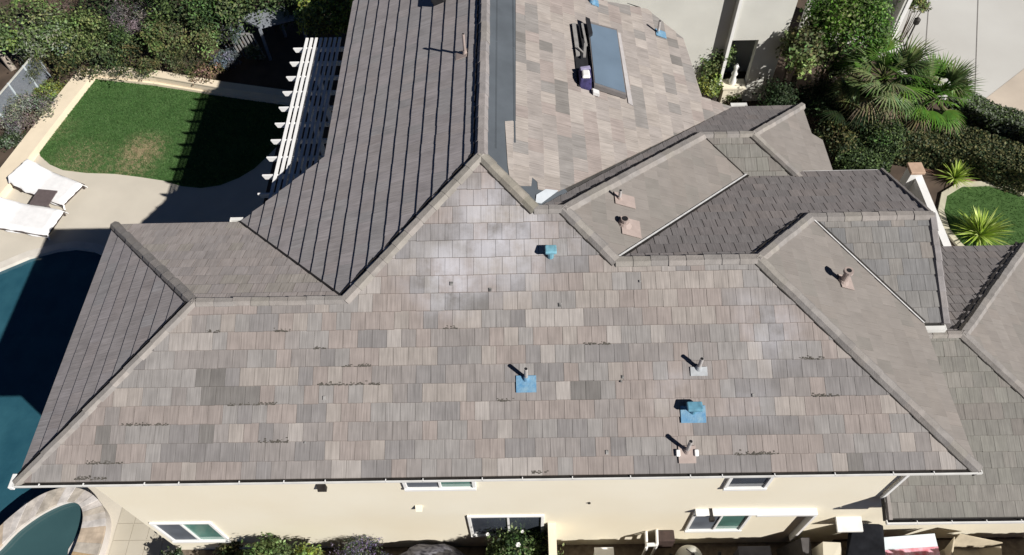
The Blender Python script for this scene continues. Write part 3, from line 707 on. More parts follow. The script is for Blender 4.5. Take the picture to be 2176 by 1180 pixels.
mb=MB(); mb.prism([(-2.05,.1),(-1.86,.35),(-1.84,.85),(-2.0,.8),(-2.12,.45)],.20,.285); mb.build('spa_seat', STONE, spa)
# path tiles left of the house corner
PAV=mat('side_paving',(.46,.42,.34),.85,.15,1.4,col2=(.52,.48,.40))
mb=MB(); rs=random.Random(9)
for i in range(-4,7):
    for j in range(-3,9):
        x0=-1.25+i*.42; y0=-1.8+j*.42
        if x0>.05 or x0<-1.26 : continue
        mb.box(x0+.006,y0+.006,.0,x0+.412,y0+.412,.012+rs.uniform(0,.004))
struct('paving', mb, PAV)
mb=MB(); mb.box(.2,-3.0,-.02,24,WY-.002,.0); struct('side_yard', mb, mat('side_yard_gravel',(.16,.13,.10),.95,.3,8,bump=.5,bscale=60))
# lawn
lawn=[G(*p) for p in [(77,309),(87,333),(106,350),(134,362),(183,368),(244,370),(293,376),(346,384),(386,396),(427,400),(468,394),(508,378),(541,358),(560,340),(600,300),(650,235),(660,205),(590,199),(440,183),(205,163),(140,232)]]
GRASS=mat('lawn_grass',(.045,.112,.028),.9,.25,1.3,bump=.6,bscale=90,col2=(.082,.16,.050),detail=8)
def dry_patch(m, spots):
    nt=m.node_tree; n=nt.nodes; L=nt.links; b=n['Principled BSDF']; base=b.inputs['Base Color'].links[0].from_socket
    tc=n.new('ShaderNodeTexCoord'); ns=n.new('ShaderNodeTexNoise'); ns.inputs['Scale'].default_value=5; ns.inputs['Detail'].default_value=6; L.new(tc.outputs['Object'],ns.inputs['Vector'])
    tot=None
    for (x,y,r,am) in spots:
        ds=n.new('ShaderNodeVectorMath'); ds.operation='DISTANCE'; L.new(tc.outputs['Object'],ds.inputs[0]); ds.inputs[1].default_value=(x,y,0)
        mr=n.new('ShaderNodeMapRange'); mr.inputs['From Min'].default_value=0; mr.inputs['From Max'].default_value=r; mr.inputs['To Min'].default_value=am; mr.inputs['To Max'].default_value=0; L.new(ds.outputs['Value'],mr.inputs['Value'])
        if tot is None: tot=mr.outputs[0]
        else:
            mm=n.new('ShaderNodeMath'); mm.operation='MAXIMUM'; L.new(tot,mm.inputs[0]); L.new(mr.outputs[0],mm.inputs[1]); tot=mm.outputs[0]
    r2=n.new('ShaderNodeMapRange'); r2.inputs['From Min'].default_value=.38; r2.inputs['From Max'].default_value=.6; L.new(ns.outputs['Fac'],r2.inputs['Value'])
    mu=n.new('ShaderNodeMath'); mu.operation='MULTIPLY'; L.new(tot,mu.inputs[0]); L.new(r2.outputs[0],mu.inputs[1])
    mx=n.new('ShaderNodeMix'); mx.data_type='RGBA'; L.new(mu.outputs[0],mx.inputs['Factor']); L.new(base,mx.inputs['A']); mx.inputs['B'].default_value=(.34,.28,.17,1); L.new(mx.outputs['Result'],b.inputs['Base Color'])
gx,gy=G(300,322); g2=G(280,350); g3=G(170,345); g4=G(130,275)
dry_patch(GRASS,[(gx,gy,1.15,1.6),(g2[0],g2[1],1.2,1.0),(g3[0],g3[1],1.5,.6),(g4[0],g4[1],.8,.5),(*G(220,360),1.3,.6)])
mb=MB(); mb.prism(lawn,-.02,.015); struct('lawn', mb, GRASS)
def in_poly(x,y,P):
    c=False; n=len(P)
    for i in range(n):
        x1,y1=P[i]; x2,y2=P[(i+1)%n]
        if (y1>y)!=(y2>y) and x<(x2-x1)*(y-y1)/(y2-y1)+x1: c=not c
    return c
def grass(name, poly, n, h, cols, z=.015, spots=()):
    rg=np.random.default_rng(3); xs=[p[0] for p in poly]; ys=[p[1] for p in poly]; pts=[]
    while len(pts)<n:
        x=rg.uniform(min(xs),max(xs)); y=rg.uniform(min(ys),max(ys))
        if in_poly(x,y,poly): pts.append((x,y))
    P=np.array(pts); n=len(P); a=rg.uniform(0,6.28,n); d=np.c_[np.cos(a),np.sin(a)]; hh_=h*rg.uniform(.5,1.3,n); ln=rg.normal(size=(n,2))*h*.45
    v=np.zeros((n,3,3)); v[:,0,:2]=P-d*.011; v[:,1,:2]=P+d*.011; v[:,2,:2]=P+ln; v[:,:,2]=z; v[:,2,2]+=hh_
    C=np.array(cols)[rg.integers(0,len(cols),n)]*rg.uniform(.75,1.3,n)[:,None]
    dry=np.zeros(n)
    for (x,y,r,am) in spots: dry=np.maximum(dry,am*np.clip(1-np.hypot(P[:,0]-x,P[:,1]-y)/r,0,1))
    sel=rg.random(n)<dry*.9; C[sel]=np.array([.32,.27,.16])*rg.uniform(.7,1.2,sel.sum())[:,None]
    me=bpy.data.meshes.new(name); me.vertices.add(n*3); me.vertices.foreach_set('co',v.reshape(-1).astype(np.float32)); me.loops.add(n*3); me.loops.foreach_set('vertex_index',np.arange(n*3,dtype=np.int32))
    me.polygons.add(n); me.polygons.foreach_set('loop_start',np.arange(0,n*3,3,dtype=np.int32)); me.update(calc_edges=True); me.validate()
    at=me.color_attributes.new('Col','FLOAT_COLOR','CORNER'); CC_=np.ones((n,3,4)); CC_[:,:,:3]=C[:,None,:]; at.data.foreach_set('color',CC_.reshape(-1).astype(np.float32)); me.materials.append(LEAF)
    o=bpy.data.objects.new(name,me); COL.objects.link(o); o['kind']='stuff'; return o
grass('lawn_grass',lawn,60000,.045,[(.056,.135,.034),(.08,.17,.05),(.040,.10,.026),(.10,.175,.06)],spots=[(gx,gy,.9,1.2),(g2[0],g2[1],.9,.6),(g3[0],g3[1],1.2,.4)])

mb=MB(); mb.prism([G(196,143),G(330,156),G(470,180),G(640,203),(2.2,16.9),(2.2,18.6),(-8,19.5)],-.01,.02); struct('planting_bed',mb,DIRT)
mb=MB(); mb.prism([G(186,143),G(93,262),G(-2,385),G(-62,460),G(-400,460),G(-100,100)],-.01,.02); struct('planting_bed',mb,DIRT)
# low rendered walls round the lawn
TANW=mat('tan_render',(.76,.66,.51),.9,.06,1.5)
def lowwall(label, px, w_in, w_out, z, steps=None):
    P=[G(*p,z) for p in px]
    t=thing('low_wall',label,'wall',(P[0][0],P[0][1],0))
    def bnd(wi,wo,z0,z1,nm,m):
        n=len(P);L=[];R_=[]
        for i in range(n):
            a=Vector(P[max(0,i-1)]); b=Vector(P[min(n-1,i+1)]); d=(b-a).normalized(); nn=Vector((-d.y,d.x)); p=Vector(P[i]); L.append(p+nn*wo); R_.append(p-nn*wi)
        mb=MB()
        for i in range(n-1): mb.prism([(L[i].x,L[i].y),(L[i+1].x,L[i+1].y),(R_[i+1].x,R_[i+1].y),(R_[i].x,R_[i].y)],z0,z1)
        mb.build(nm,m,t)
    bnd(w_in-.02,w_out-.02,-.05,z-.05,'wall_body',TANW); bnd(w_in,w_out,z-.05,z,'wall_cap',TANW)
    return t
lowwall('straight tan rendered low wall along the left side of the lawn',[(188,145),(95,262),(0,385),(-60,460)],.34,.34,.28)
mb=MB(); 
lowwall('tan low wall with a raised back ledge along the top of the lawn',[(196,145),(330,158),(470,182),(640,205)],.12,.22,.42)
mb=MB(); P=[G(*p,.12) for p in [(205,158),(330,172),(470,194),(640,218)]]
for i in range(3):
    a=Vector(P[i]);b=Vector(P[i+1]);d=(b-a).normalized();nn=Vector((-d.y,d.x))*.16
    mb.prism([tuple(a+nn),tuple(b+nn),tuple(b-nn),tuple(a-nn)],-.05,.12)
prop('garden_kerb','tan step below the ledge at the top of the lawn','kerb',mb,TANW)
mb=MB(); P=[G(*p,0.01) for p in [(150,255),(70,345),(-10,455)]]
# ------------------------------------------------------------------ loungers and table
def lounger(label, foot, head, width, lift=.35):
    F=Vector((*foot,0)); H_=Vector((*head,0)); d=(H_-F); L=d.length; d.normalize(); s=Vector((-d.y,d.x,0)); c=(F+H_)/2
    t=thing('sun_lounger',label,'sun lounger',tuple(c),'covered loungers on the pool deck')
    prof=[(0,.26),(.04,.36),(L*.3,.37),(L*.56,.37),(L*.72,.46),(L*.86,.58),(L*.97,.66),(L,.60)]
    mb=MB(); rg=random.Random(int(L*100)); vs=[]; fs=[]; NS=13; M=len(prof)
    fine=[]
    for i in range(M-1):
        for k in range(4): u=k/4; fine.append((prof[i][0]*(1-u)+prof[i+1][0]*u, prof[i][1]*(1-u)+prof[i+1][1]*u))
    fine.append(prof[-1]); M=len(fine)
    for i,(a_,z) in enumerate(fine):
        for k in range(NS):
            u=-1+2*k/(NS-1); edge=abs(u)>.86
            w_=width/2*(1.0+(.04*math.sin(i*1.3+k) if edge else 0)); zz=z+.01*math.sin(i*.9+k*1.7)+.006*math.sin(k*2.9+i*2.3)-(0 if not edge else (.16 if abs(u)<.99 else .22+.02*math.sin(i*2.1)))
            p=F+d*a_+s*(u*w_); vs.append((p.x,p.y,zz))
    for i in range(M-1):
        for k in range(NS-1): fs.append((i*NS+k,i*NS+k+1,(i+1)*NS+k+1,(i+1)*NS+k))
    mb.grid(vs,fs); mb.build('cover',mat('lounger_cover',(.80,.80,.81),.8,.05,5,bump=.3,bscale=9),t,smooth=True)
    fr=MB(); 
    for k in (-1,1): fr.bar(F+d*.02+s*k*width*.47+Vector((0,0,.2)),F+d*(L*.98)+s*k*width*.47+Vector((0,0,.2)),.05,.05)
    fr.bar(F+d*.05-s*width*.47+Vector((0,0,.2)),F+d*.05+s*width*.47+Vector((0,0,.2)),.05,.05)
    fr.build('frame',mat('brown_wicker',(.07,.055,.05),.7,.3,20),t)
    for a_ in (.12,L*.9):
        for k in (-1,1):
            lg=MB(); p=F+d*a_+s*k*width*.45; lg.bar((p.x,p.y,0),(p.x,p.y,.2),.05,.05); lg.build('leg',bpy.data.materials['brown_wicker'],t)
    return t
lounger('white covered lounger nearer the lawn, behind the brown side table', G(155,412,.3), G(42,364,.45), 1.05)
lounger('white covered lounger cut by the left edge of the photo', G(118,472,.3), G(-42,440,.45), 1.1)
tx,ty=G(92,420,.42)
st=thing('side_table','low square brown side table standing between the two white loungers','table',(tx,ty,0))
BR=mat('brown_table_top',(.13,.105,.105),.5,.12,9)
a=math.radians(-8); c_,s_=math.cos(a),math.sin(a); R2=lambda x,y:(tx+x*c_-y*s_,ty+x*s_+y*c_)
mb=MB(); mb.prism([R2(-.33,-.33),R2(.33,-.33),R2(.33,.33),R2(-.33,.33)],.40,.43); mb.build('table_top',BR,st,bevel=.008)
for ix in (-.29,.29):
    for iy in (-.29,.29):
        p=R2(ix,iy); lg=MB(); lg.bar((p[0],p[1],0),(p[0],p[1],.40),.045,.045); lg.build('leg',BR,st)

# ------------------------------------------------------------------ pergola
PX0=3.60*K; PZ=EAVE-.3; PW=6.43*K
pg=thing('pergola','tall white slatted pergola under the west eave of the back wing','pergola',(4.0,9.5,0))
ys=[(7.945+.722*i)*K for i in range(11)]
WPG=mat('pergola_white',(.80,.80,.80),.55,.03,5)
for y in ys:
    mb=MB(); x0=PX0
    prof=[(x0,PZ+.0),(x0+.045,PZ-.13),(PW,PZ-.13),(PW,PZ)]
    n=len(prof); vs=[(a,y-.022,b) for a,b in prof]+[(a,y+.022,b) for a,b in prof]
    mb.grid(vs,[tuple(range(n)),tuple(range(2*n-1,n-1,-1))]+[(k,n+k,n+(k+1)%n,(k+1)%n) for k in range(n)])
    mb.build('rafter',WPG,pg)
yN=ys[-1]+.38; yS=ys[0]-.5
for i in range(8):
    xs_=3.97*K+.128*i+.0
    mb=MB(); mb.box(xs_,max(yS,5.9),PZ+.002,xs_+.07,yN,PZ+.04); mb.build('slat',WPG,pg)
mb=MB(); mb.box(4.25*K-.05,yS+.3,PZ-.36,4.25*K+.05,yN-.3,PZ-.172); mb.build('beam',WPG,pg)
for y in (ys[0]+.2,ys[4]+.1,ys[7]+.1,ys[-1]-.2):
    mb=MB(); mb.box(4.25*K-.06,y-.06,0,4.25*K+.06,y+.06,PZ-.362); mb.box(4.25*K-.1,y-.1,0.001,4.25*K+.1,y+.1,.2); mb.build('post',WPG,pg)

# ------------------------------------------------------------------ garden top left
gz=thing('garden_shelter','small grey flat-roofed wooden shelter at the back of the garden','shelter',(*G(560,60,1.0),0))
SLATE=mat('grey_painted_wood',(.22,.24,.27),.7,.15,6)
A=[G(506,38,1.5),G(586,8,1.5),G(640,36,1.5),G(552,58,1.5)]
mb=MB(); mb.prism(A,1.42,1.5); mb.build('roof',SLATE,gz)
for p in A:
    lg=MB(); lg.bar((p[0]*.98+.02*A[0][0],p[1],0),(p[0]*.98+.02*A[0][0],p[1],1.42),.09,.09); lg.build('post',SLATE,gz)
mb=MB()
b0=G(512,120); b1=G(560,118)
for i in range(7):
    k=i/6; x=b0[0]+(b1[0]-b0[0])*k; y=b0[1]+(b1[1]-b0[1])*k; mb.bar((x,y,0),(x-.15,y,1.0),.05,.05)
mb.bar((b0[0]-.15,b0[1],1.0),(b1[0]-.15,b1[1],1.0),.06,.06)
prop('picket_fence','weathered grey picket rail leaning in front of the shelter','fence',mb,mat('weathered_wood',(.24,.24,.24),.85,.2,9))

S_=[ # px, z, r, h, palette, n, leaf, label
 ((40,55),1.3,2.0,1.3,'light+green',4200,.07,'bright green bush in the top left corner'),
 ((128,22),1.0,1.3,.9,'brown',2600,.05,'dry brown bush behind the green ones'),
 ((105,88),1.2,1.5,1.2,'green+sage',4200,.06,'mid green bush above the wire fence'),
 ((175,78),1.3,1.5,1.3,'green+light',4200,.06,'loose green shrub with pale tips, left of the grey twiggy one'),
 ((100,135),.8,1.1,.8,'dark+olive',3000,.05,'dark low shrub at the fence end'),
 ((165,128),.9,1.2,.8,'olive+dark',3600,.05,'shadowy olive shrub at the wall corner'),
 ((232,92),1.2,1.4,1.1,'green+dark',4200,.05,'deep green shrub behind the wall corner'),
 ((285,45),1.5,1.1,1.4,'grey',3200,.045,'grey twiggy shrub in the middle of the planting'),
 ((275,118),.9,1.1,.8,'olive+dark',3400,.05,'brownish green shrub over the ledge'),
 ((345,78),1.4,1.3,1.3,'olive+green',4400,.055,'olive rounded bush right of the grey shrub'),
 ((330,30),1.2,1.0,1.1,'grey+sage',2400,.05,'pale green grey bush behind the olive one'),
 ((340,130),.8,1.0,.7,'green+olive',3200,.05,'low green shrub spilling on the ledge'),
 ((418,72),1.3,1.1,1.2,'light+olive',4000,.05,'sunlit lime tinted bush left of the blue plant'),
 ((400,128),.8,.9,.7,'olive+dark',3000,.05,'ferny green shrub at the ledge'),
 ((440,152),.5,.7,.5,'brown+olive',1800,.045,'dry twiggy shrub by the shadow edge'),
 ((478,128),.5,.7,.45,'blue',1600,.05,'blue grey shrub beside the picket rail'),
 ((486,66),1.0,.7,.8,'blue+dark',1800,.06,'blue green plant below the dark tree'),
 ((545,112),.4,.5,.35,'sage+green',900,.05,'small green plant behind the picket rail'),
]
for i,(px,z,r,h,pal,n,sz,lab) in enumerate(S_): shrub(lab,px,z,r*(.95 if i%2 else 1.05),h,pal,int(n*[.8,1.5,.7][i%3]),sz*[.9,.7,1.05][i%3],'shrubs behind the lawn',seed=i,asp=[1.6,3.6,2.2][i%3],spread=[.24,.22,.30][i%3],clumps=[24,40,20][i%3])
T_=[((250,-15),1.8,1.9,1.8,'dark',4200,.07,'dark tree at the top edge left of centre'),((395,5),2.2,1.6,2.0,'dark+green',4200,.07,'dark green tree leaning over the garden back'),
 ((470,22),1.8,1.5,1.8,'green+dark',4200,.08,'green tree behind the blue plant'),((560,-22),1.8,1.5,1.6,'green+dark',3800,.08,'green tree over the grey shelter roof'),((640,25),1.2,1.0,1.2,'dark',2200,.07,'dark bush between shelter and pergola')]
for i,(px,z,r,h,pal,n,sz,lab) in enumerate(T_): shrub(lab,px,z,r,h,pal,n,sz*.8,'trees at the garden back',kind='tree',seed=40+i)
shrub('vivid yellow green tree beside the back wing eave',(700,42),2.4,1.15,1.5,'lime+green',5200,.065,kind='tree',seed=50)
shrub('olive bush at the top of the west eave',(735,2),2.8,.9,1.2,'olive+lime',2600,.06,kind='tree',seed=51)
shrub('yellow green ground cover between fence and tan wall',(102,198),.18,.75,.2,'light+lime',1500,.04,kind='plant',seed=60)
shrub('large sage green cushion plant left of the tan wall',(52,236),.4,1.15,.6,'sage+sage+grey',5200,.035,kind='plant',seed=61)
shrub('dark tufts at the foot of the sage cushion plant',(20,300),.2,.6,.25,'dark+sage',1200,.04,kind='plant',seed=62)
mb=MB(); a=G(-20,85,0.9); b=G(30,150,0); mb.tube((b[0],b[1],0),(a[0],a[1],1.2),.13,.10,n=10)
prop('bare_tree','pale bare leaning tree trunk at the left edge','tree',mb,PALEBARK)
# wire fence
fz=1.15; f0=G(-20,222,fz); f1=G(75,112,fz)
fn=thing('wire_fence','low see-through mesh fence with white posts at the left edge','fence',(f0[0],f0[1],0))
MESH=mat('fence_mesh',(.32,.36,.42),.5,.1,9)
nt=MESH.node_tree; b_=nt.nodes['Principled BSDF']; b_.inputs['Alpha'].default_value=.32
d=Vector((f1[0]-f0[0],f1[1]-f0[1],0)); L=d.length; d.normalize()
mb=MB(); mb.bar((f0[0],f0[1],fz/2+.05),(f1[0],f1[1],fz/2+.05),.012,fz-.1); mb.build('mesh_panel',MESH,fn)
mb=MB(); mb.bar((f0[0],f0[1],fz),(f1[0],f1[1],fz),.045,.045); mb.build('top_rail',mat('fence_rail',(.50,.50,.47),.5,.1,9),fn)
for k in (.02,.38,.72,1.0):
    p=Vector((f0[0],f0[1],0))+d*L*k; mb=MB(); mb.bar((p.x,p.y,0),(p.x,p.y,fz+.03),.05,.05); mb.build('post',mat('fence_post',(.55,.62,.66),.5,.1,9),fn)

# ------------------------------------------------------------------ right side: drive, hedges, lawn
mb=MB()
dr=[G(1700,-60),G(1850,115),(23.4,16.6),(23.9,15.9),(25.1,15.3),(27.4,14.1),(45,8),(45,45),(15,45)]
mb.prism(dr,-.1,.012); struct('driveway', mb, DRV)
def groove(a,b,w_=.035,nm='driveway_joint'):
    a=Vector(a);b=Vector(b);d=(b-a).normalized();n_=Vector((-d.y,d.x))*w_/2; mb=MB(); mb.prism([tuple(a+n_),tuple(b+n_),tuple(b-n_),tuple(a-n_)],.013,.017); return struct(nm,mb,mat('joint',(.20,.19,.18),.9,.2,9))
groove(G(1976,-30),G(1966,112)); groove(G(2079,-30),G(2071,212))
mb=MB(); mb.prism([G(2092,212),G(2200,128),G(2240,290),G(2167,262)],.013,.02); struct('footpath', mb, mat('tan_concrete',(.52,.45,.375),.85,.1,.8))
# right front lawn
kc=[G(*p) for p in [(2240,428),(2167,412),(2100,392),(2040,394),(2005,415),(1998,450),(2010,490),(2035,520),(2060,545)]]
rl_=[*kc,(22.6,8.0),(30,8.0),(30,11.0)]
mb=MB(); mb.prism(rl_,-.05,.01); struct('front_lawn', mb, mat('front_lawn_grass',(.045,.10,.022),.9,.25,2.5,bump=.5,bscale=80,col2=(.065,.13,.035)))
grass('front_grass',rl_,9000,.045,[(.045,.11,.025),(.065,.14,.035)],z=.01)
band(kc,.09,.09,-.05,.07,'lawn_kerb',mat('kerb_concrete',(.50,.47,.36),.85,.12,4),'curved pale concrete kerb round the small right-hand lawn','kerb')
mb=MB(); mb.prism([G(1990,375),G(2230,420),G(2230,380),G(2060,345),G(1960,360)],-.05,.008); struct('mulch_bed',mb,mat('bark_mulch',(.16,.085,.06),.95,.4,14,col2=(.26,.16,.12)))
def hedge(label, path, wd, h, pal, n, seed, size=.045):
    t=thing('hedge',label,'hedge',(path[0][0],path[0][1],0)); rg=np.random.default_rng(seed)
    P=np.array(path); seg=np.linalg.norm(np.diff(P,axis=0),axis=1); cum=np.r_[0,np.cumsum(seg)]; tot=cum[-1]
    u=rg.uniform(0,tot,n); idx=np.clip(np.searchsorted(cum,u)-1,0,len(seg)-1); k=(u-cum[idx])/seg[idx]; base=P[idx]+(P[idx+1]-P[idx])*k[:,None]
    d=(P[idx+1]-P[idx])/seg[idx][:,None]; nn=np.c_[-d[:,1],d[:,0]]
    face=rg.random(n); off=np.where(face<.5,rg.uniform(-1,1,n),np.where(face<.75,-1,1)*rg.uniform(.86,1.04,n))*wd/2; z=np.where(face<.5,h*rg.uniform(.93,1.04,n),rg.uniform(.02,1,n)*h)
    z=z+.05*np.sin(u*3.1)*(face<.5); off=off+.04*np.sin(u*4.3+z*5)
    pos=np.c_[base+nn*off[:,None],z]; out=np.c_[nn*np.sign(off)[:,None]*(face>=.5)[:,None],(face<.5)*1.0]
    nr=out+rg.normal(size=(n,3))*.55; nr/=np.linalg.norm(nr,axis=1)[:,None]; a=np.cross(nr,rg.normal(size=(n,3))); a/=np.linalg.norm(a,axis=1)[:,None]; b=np.cross(nr,a); s=size*rg.uniform(.6,1.4,(n,1))
    v=np.stack([pos-a*s,pos+b*s*.6,pos+a*s,pos-b*s*.6],1)-np.array(t.location)
    C=np.array(sum([GR[p] for p in pal.split('+')],[])); C=C[rg.integers(0,len(C),n)]*rg.uniform(.7,1.35,n)[:,None]
    me=bpy.data.meshes.new('foliage'); me.vertices.add(n*4); me.vertices.foreach_set('co',v.reshape(-1).astype(np.float32)); me.loops.add(n*4); me.loops.foreach_set('vertex_index',np.arange(n*4,dtype=np.int32)); me.polygons.add(n); me.polygons.foreach_set('loop_start',np.arange(0,n*4,4,dtype=np.int32)); me.update(calc_edges=True); me.validate()
    at=me.color_attributes.new('Col','FLOAT_COLOR','CORNER'); CC_=np.ones((n,4,4)); CC_[:,:,:3]=C[:,None,:]; at.data.foreach_set('color',CC_.reshape(-1).astype(np.float32)); me.materials.append(LEAF)
    o=bpy.data.objects.new('foliage',me); COL.objects.link(o); o.parent=t
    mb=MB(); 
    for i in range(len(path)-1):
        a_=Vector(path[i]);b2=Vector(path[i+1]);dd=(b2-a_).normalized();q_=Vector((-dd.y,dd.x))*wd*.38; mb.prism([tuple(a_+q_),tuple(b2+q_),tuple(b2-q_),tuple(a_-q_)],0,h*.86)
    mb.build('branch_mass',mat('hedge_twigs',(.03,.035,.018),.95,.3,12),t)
    return t
hedge('clipped green hedge along the edge of the driveway',[G(2015,205,1),G(2090,232,1),G(2180,268,1),G(2260,300,1)],.75,1.15,'green+sage',9000,1)
hedge('broad dark hedge between the palms and the small lawn',[G(1900,282,.9),G(2010,290,.9),G(2100,312,.9),G(2210,352,.9)],1.25,.95,'dark+olive',15000,2)
hedge('dark leafy hedge behind the white garden wall',[G(1790,300,.8),G(1900,335,.8)],1.9,.9,'dark+green',9000,3)

# palms
def blade(mb, p, d, ln, wd, droop, col, seg=5):
    """tapering drooping blade"""
    d=Vector(d).normalized(); s=d.cross(Vector((0,0,1))); s = s.normalized() if s.length>.01 else Vector((1,0,0)); pts=[]; q=Vector(p); dd=d.copy()
    for i in range(seg+1):
        t=i/seg; w_=wd*(1-t)**.8*(.55+.9*min(1,t*4)) if i<seg else .001; pts.append((q-s*w_/2,q+s*w_/2)); q=q+dd*(ln/seg); dd=(dd+Vector((0,0,-droop/seg*(1+t)))).normalized()
    for i in range(seg): mb.face([pts[i][0],pts[i][1],pts[i+1][1],pts[i+1][0]],col)
def fan_palm(label, xy, h, R_, nf, pal, seed):
    x,y=xy; t=thing('palm_tree',label,'palm',(x,y,0),'fan palms beside the driveway'); rg=random.Random(seed)
    mb=MB(); mb.tube((x,y,0),(x+.1,y,h),.16,.13,n=12); mb.build('trunk',BARK,t)
    C=sum([GR[p] for p in pal.split('+')],[])
    mb=MB(); c=Vector((x+.1,y,h))
    for i in range(nf):
        az=2.4*i+rg.uniform(-.2,.2); el=rg.uniform(-.35,1.15) if i<nf*.82 else rg.uniform(-.9,-.2)
        d=Vector((math.cos(az)*math.cos(el),math.sin(az)*math.cos(el),math.sin(el))); st=c+d*R_*.45+Vector((0,0,-.05 if el<.3 else 0)); k=rg.uniform(.75,1.25); cc=rg.choice(C)
        if el<-.3: cc=(.20,.17,.10)
        cc=tuple(v_*k for v_ in cc); mb.bar(c,st,.03,.02,(.12,.15,.05))
        s=d.cross(Vector((0,0,1))).normalized(); u=s.cross(d)
        for j in range(17):
            a_=(j-8)/8*1.25; dj=(d*math.cos(a_)+s*math.sin(a_)+u*.10*math.cos(a_*1.5)).normalized(); blade(mb,st,dj,R_*.6*rg.uniform(.85,1.1)*(1-.25*abs(a_)/1.25),.055,.55,tuple(v_*rg.uniform(.85,1.2) for v_ in cc),4)
    mb.build('frond_crown',LEAF,t); return t
def spiky(label, px, R_, n, cols, seed, z=0, wd=.05, name='plant', cat='plant', droop=.35, group=None):
    x,y=G(px[0],px[1],z); t=thing(name,label,cat,(x,y,0),group); rg=random.Random(seed); mb=MB()
    for i in range(n):
        az=rg.uniform(0,6.28); el=rg.uniform(.25,1.35); d=(math.cos(az)*math.cos(el),math.sin(az)*math.cos(el),math.sin(el)); c=rg.choice(cols); k=rg.uniform(.7,1.3)
        blade(mb,(x,y,z+.05),d,R_*rg.uniform(.7,1.1),wd,droop,tuple(v_*k for v_ in c),5)
    mb.build('leaf_rosette',LEAF,t); mb=MB(); mb.tube((x,y,0),(x,y,z+.12),.07,.05,n=8); mb.build('stem',BARK,t); return t
fan_palm('fan palm with upswept fronds nearest the dark wall corner',G(1872,165,2.2),2.2,1.75,46,'green+light+lush',1)
fan_palm('fan palm with drooping pale fronds at the driveway edge',G(1975,205,1.7),1.7,1.45,44,'light+lush',2)
fan_palm('small dark fan palm under the big leafy tree',G(1800,225,1.2),1.2,1.3,22,'dark+olive',3)
LM=[(.46,.60,.10),(.36,.50,.08),(.56,.66,.22),(.22,.34,.06)]
spiky('yellow green spiky plant at the lawn kerb corner',(2026,382),.7,90,LM,4,group='yellow green spiky plants')
spiky('large yellow green spiky plant by the lower roof eave',(2078,502),.95,190,LM,5,group='yellow green spiky plants',wd=.06)
shrub('big bright leafy tree between the pale building and driveway',(1800,50),3.2,1.5,1.9,'lush+lush+light',17000,.055,kind='tree',clumps=48,seed=70,spread=.3)
shrub('lighter leafy tree to the right of the tall pale wall',(1700,112),2.4,.85,1.4,'light+olive',3600,.075,kind='tree',seed=71)
shrub('shaded green bush below the big leafy tree',(1760,130),1.4,1.3,1.1,'dark+green',5000,.05,seed=72)
shrub('dark bush in the shade below the palms',(1745,225),.8,1.2,.7,'dark',4200,.05,seed=73)
shrub('dark speckled shrub beside the smooth gable slope',(1800,300),.7,1.1,.7,'dark+olive',4200,.05,seed=74)
shrub('dark green shrub with lit tips behind the right gable',(1870,290),.9,1.0,.8,'green+dark',4200,.045,seed=75)
# rocks lit among the palms
for i,(u,v,s) in enumerate([(1768,160,.2),(1743,172,.17),(1790,180,.22)]):
    x,y=G(u,v,.2); mb=MB(); mb.lathe(x,y,[(s,.0),(s*1.05,.12),(s*.8,.25),(s*.3,.32)],n=9); prop('boulder',['pale boulder highest under the leafy tree','small pale boulder left of the others','large flat boulder below the other two'][i],'rock',mb,mat('boulder_stone',(.20,.165,.15),.9,.25,6,bump=.5),smooth=True)

# white garden wall with tan cap post
px_,py_=G(1948,356,2.2)
gw=thing('garden_wall','white rendered garden wall running to a square tan-capped pillar','wall',(px_,py_,0))
a=Vector(G(1951,372,1.9)); b=Vector(G(2006,505,1.9)); d=(b-a).normalized(); n_=Vector((-d.y,d.x))*.11; b=b+d*.8
mb=MB(); mb.prism([tuple(a+n_),tuple(b+n_),tuple(b-n_),tuple(a-n_)],0,1.9); mb.build('wall_panel',WHITE,gw)
mb=MB(); mb.box(px_-.16,py_-.16,0,px_+.16,py_+.16,2.1); mb.build('pillar',WHITE,gw)
mb=MB(); mb.box(px_-.21,py_-.21,2.101,px_+.21,py_+.21,2.2); mb.build('pillar_cap',mat('tan_cap',(.48,.34,.25),.8,.1,6),gw,bevel=.015)
mb=MB(); x,y=G(1935,408,1.0); mb.lathe(x,y,[(.25,.3),(.32,.6),(.28,.9),(.05,1.0)],n=16); prop('planter','white rounded garden pot tucked behind the right roof edge','pot',mb,WHITE,smooth=True)

# ------------------------------------------------------------------ neighbouring building (behind the east slope)
NY=15.95
nb=thing('neighbour_building','pale grey-white building with a dark doorway beyond the east eave','building',(17.5,NY,0))
xl=OY(1541,112,NY)[0]; xr=OY(1650,140,NY)[0]; o0=OY(1556,74,NY); o1=OY(1614,85,NY)
print('NB',xl,xr,o0,o1,OY(1570,15,NY),OY(1700,8,NY))
zt=OY(1614,85,NY)[1]; ztop=6.2; xo1=o1[0]-.02; xo0=o0[0]
mb=MB(); yb=NY+.25
mb.box(xl,NY,0,xo0,yb,zt); mb.box(xo1,NY,0,xr,yb,zt); mb.box(xl,NY,zt,xr,yb,ztop)
mb.box(xl,yb,0,xl+.2,NY+.30,ztop); mb.box(xr-.2,yb,0,xr,NY+5,ztop)
mb.box(xl-4.2,NY+.22,0,xl-.001,NY+.5,ztop); mb.box(xo0-.3,NY+1.6,0,xr-.21,NY+1.7,zt)
mb.build('building_wall',OFFW,nb)
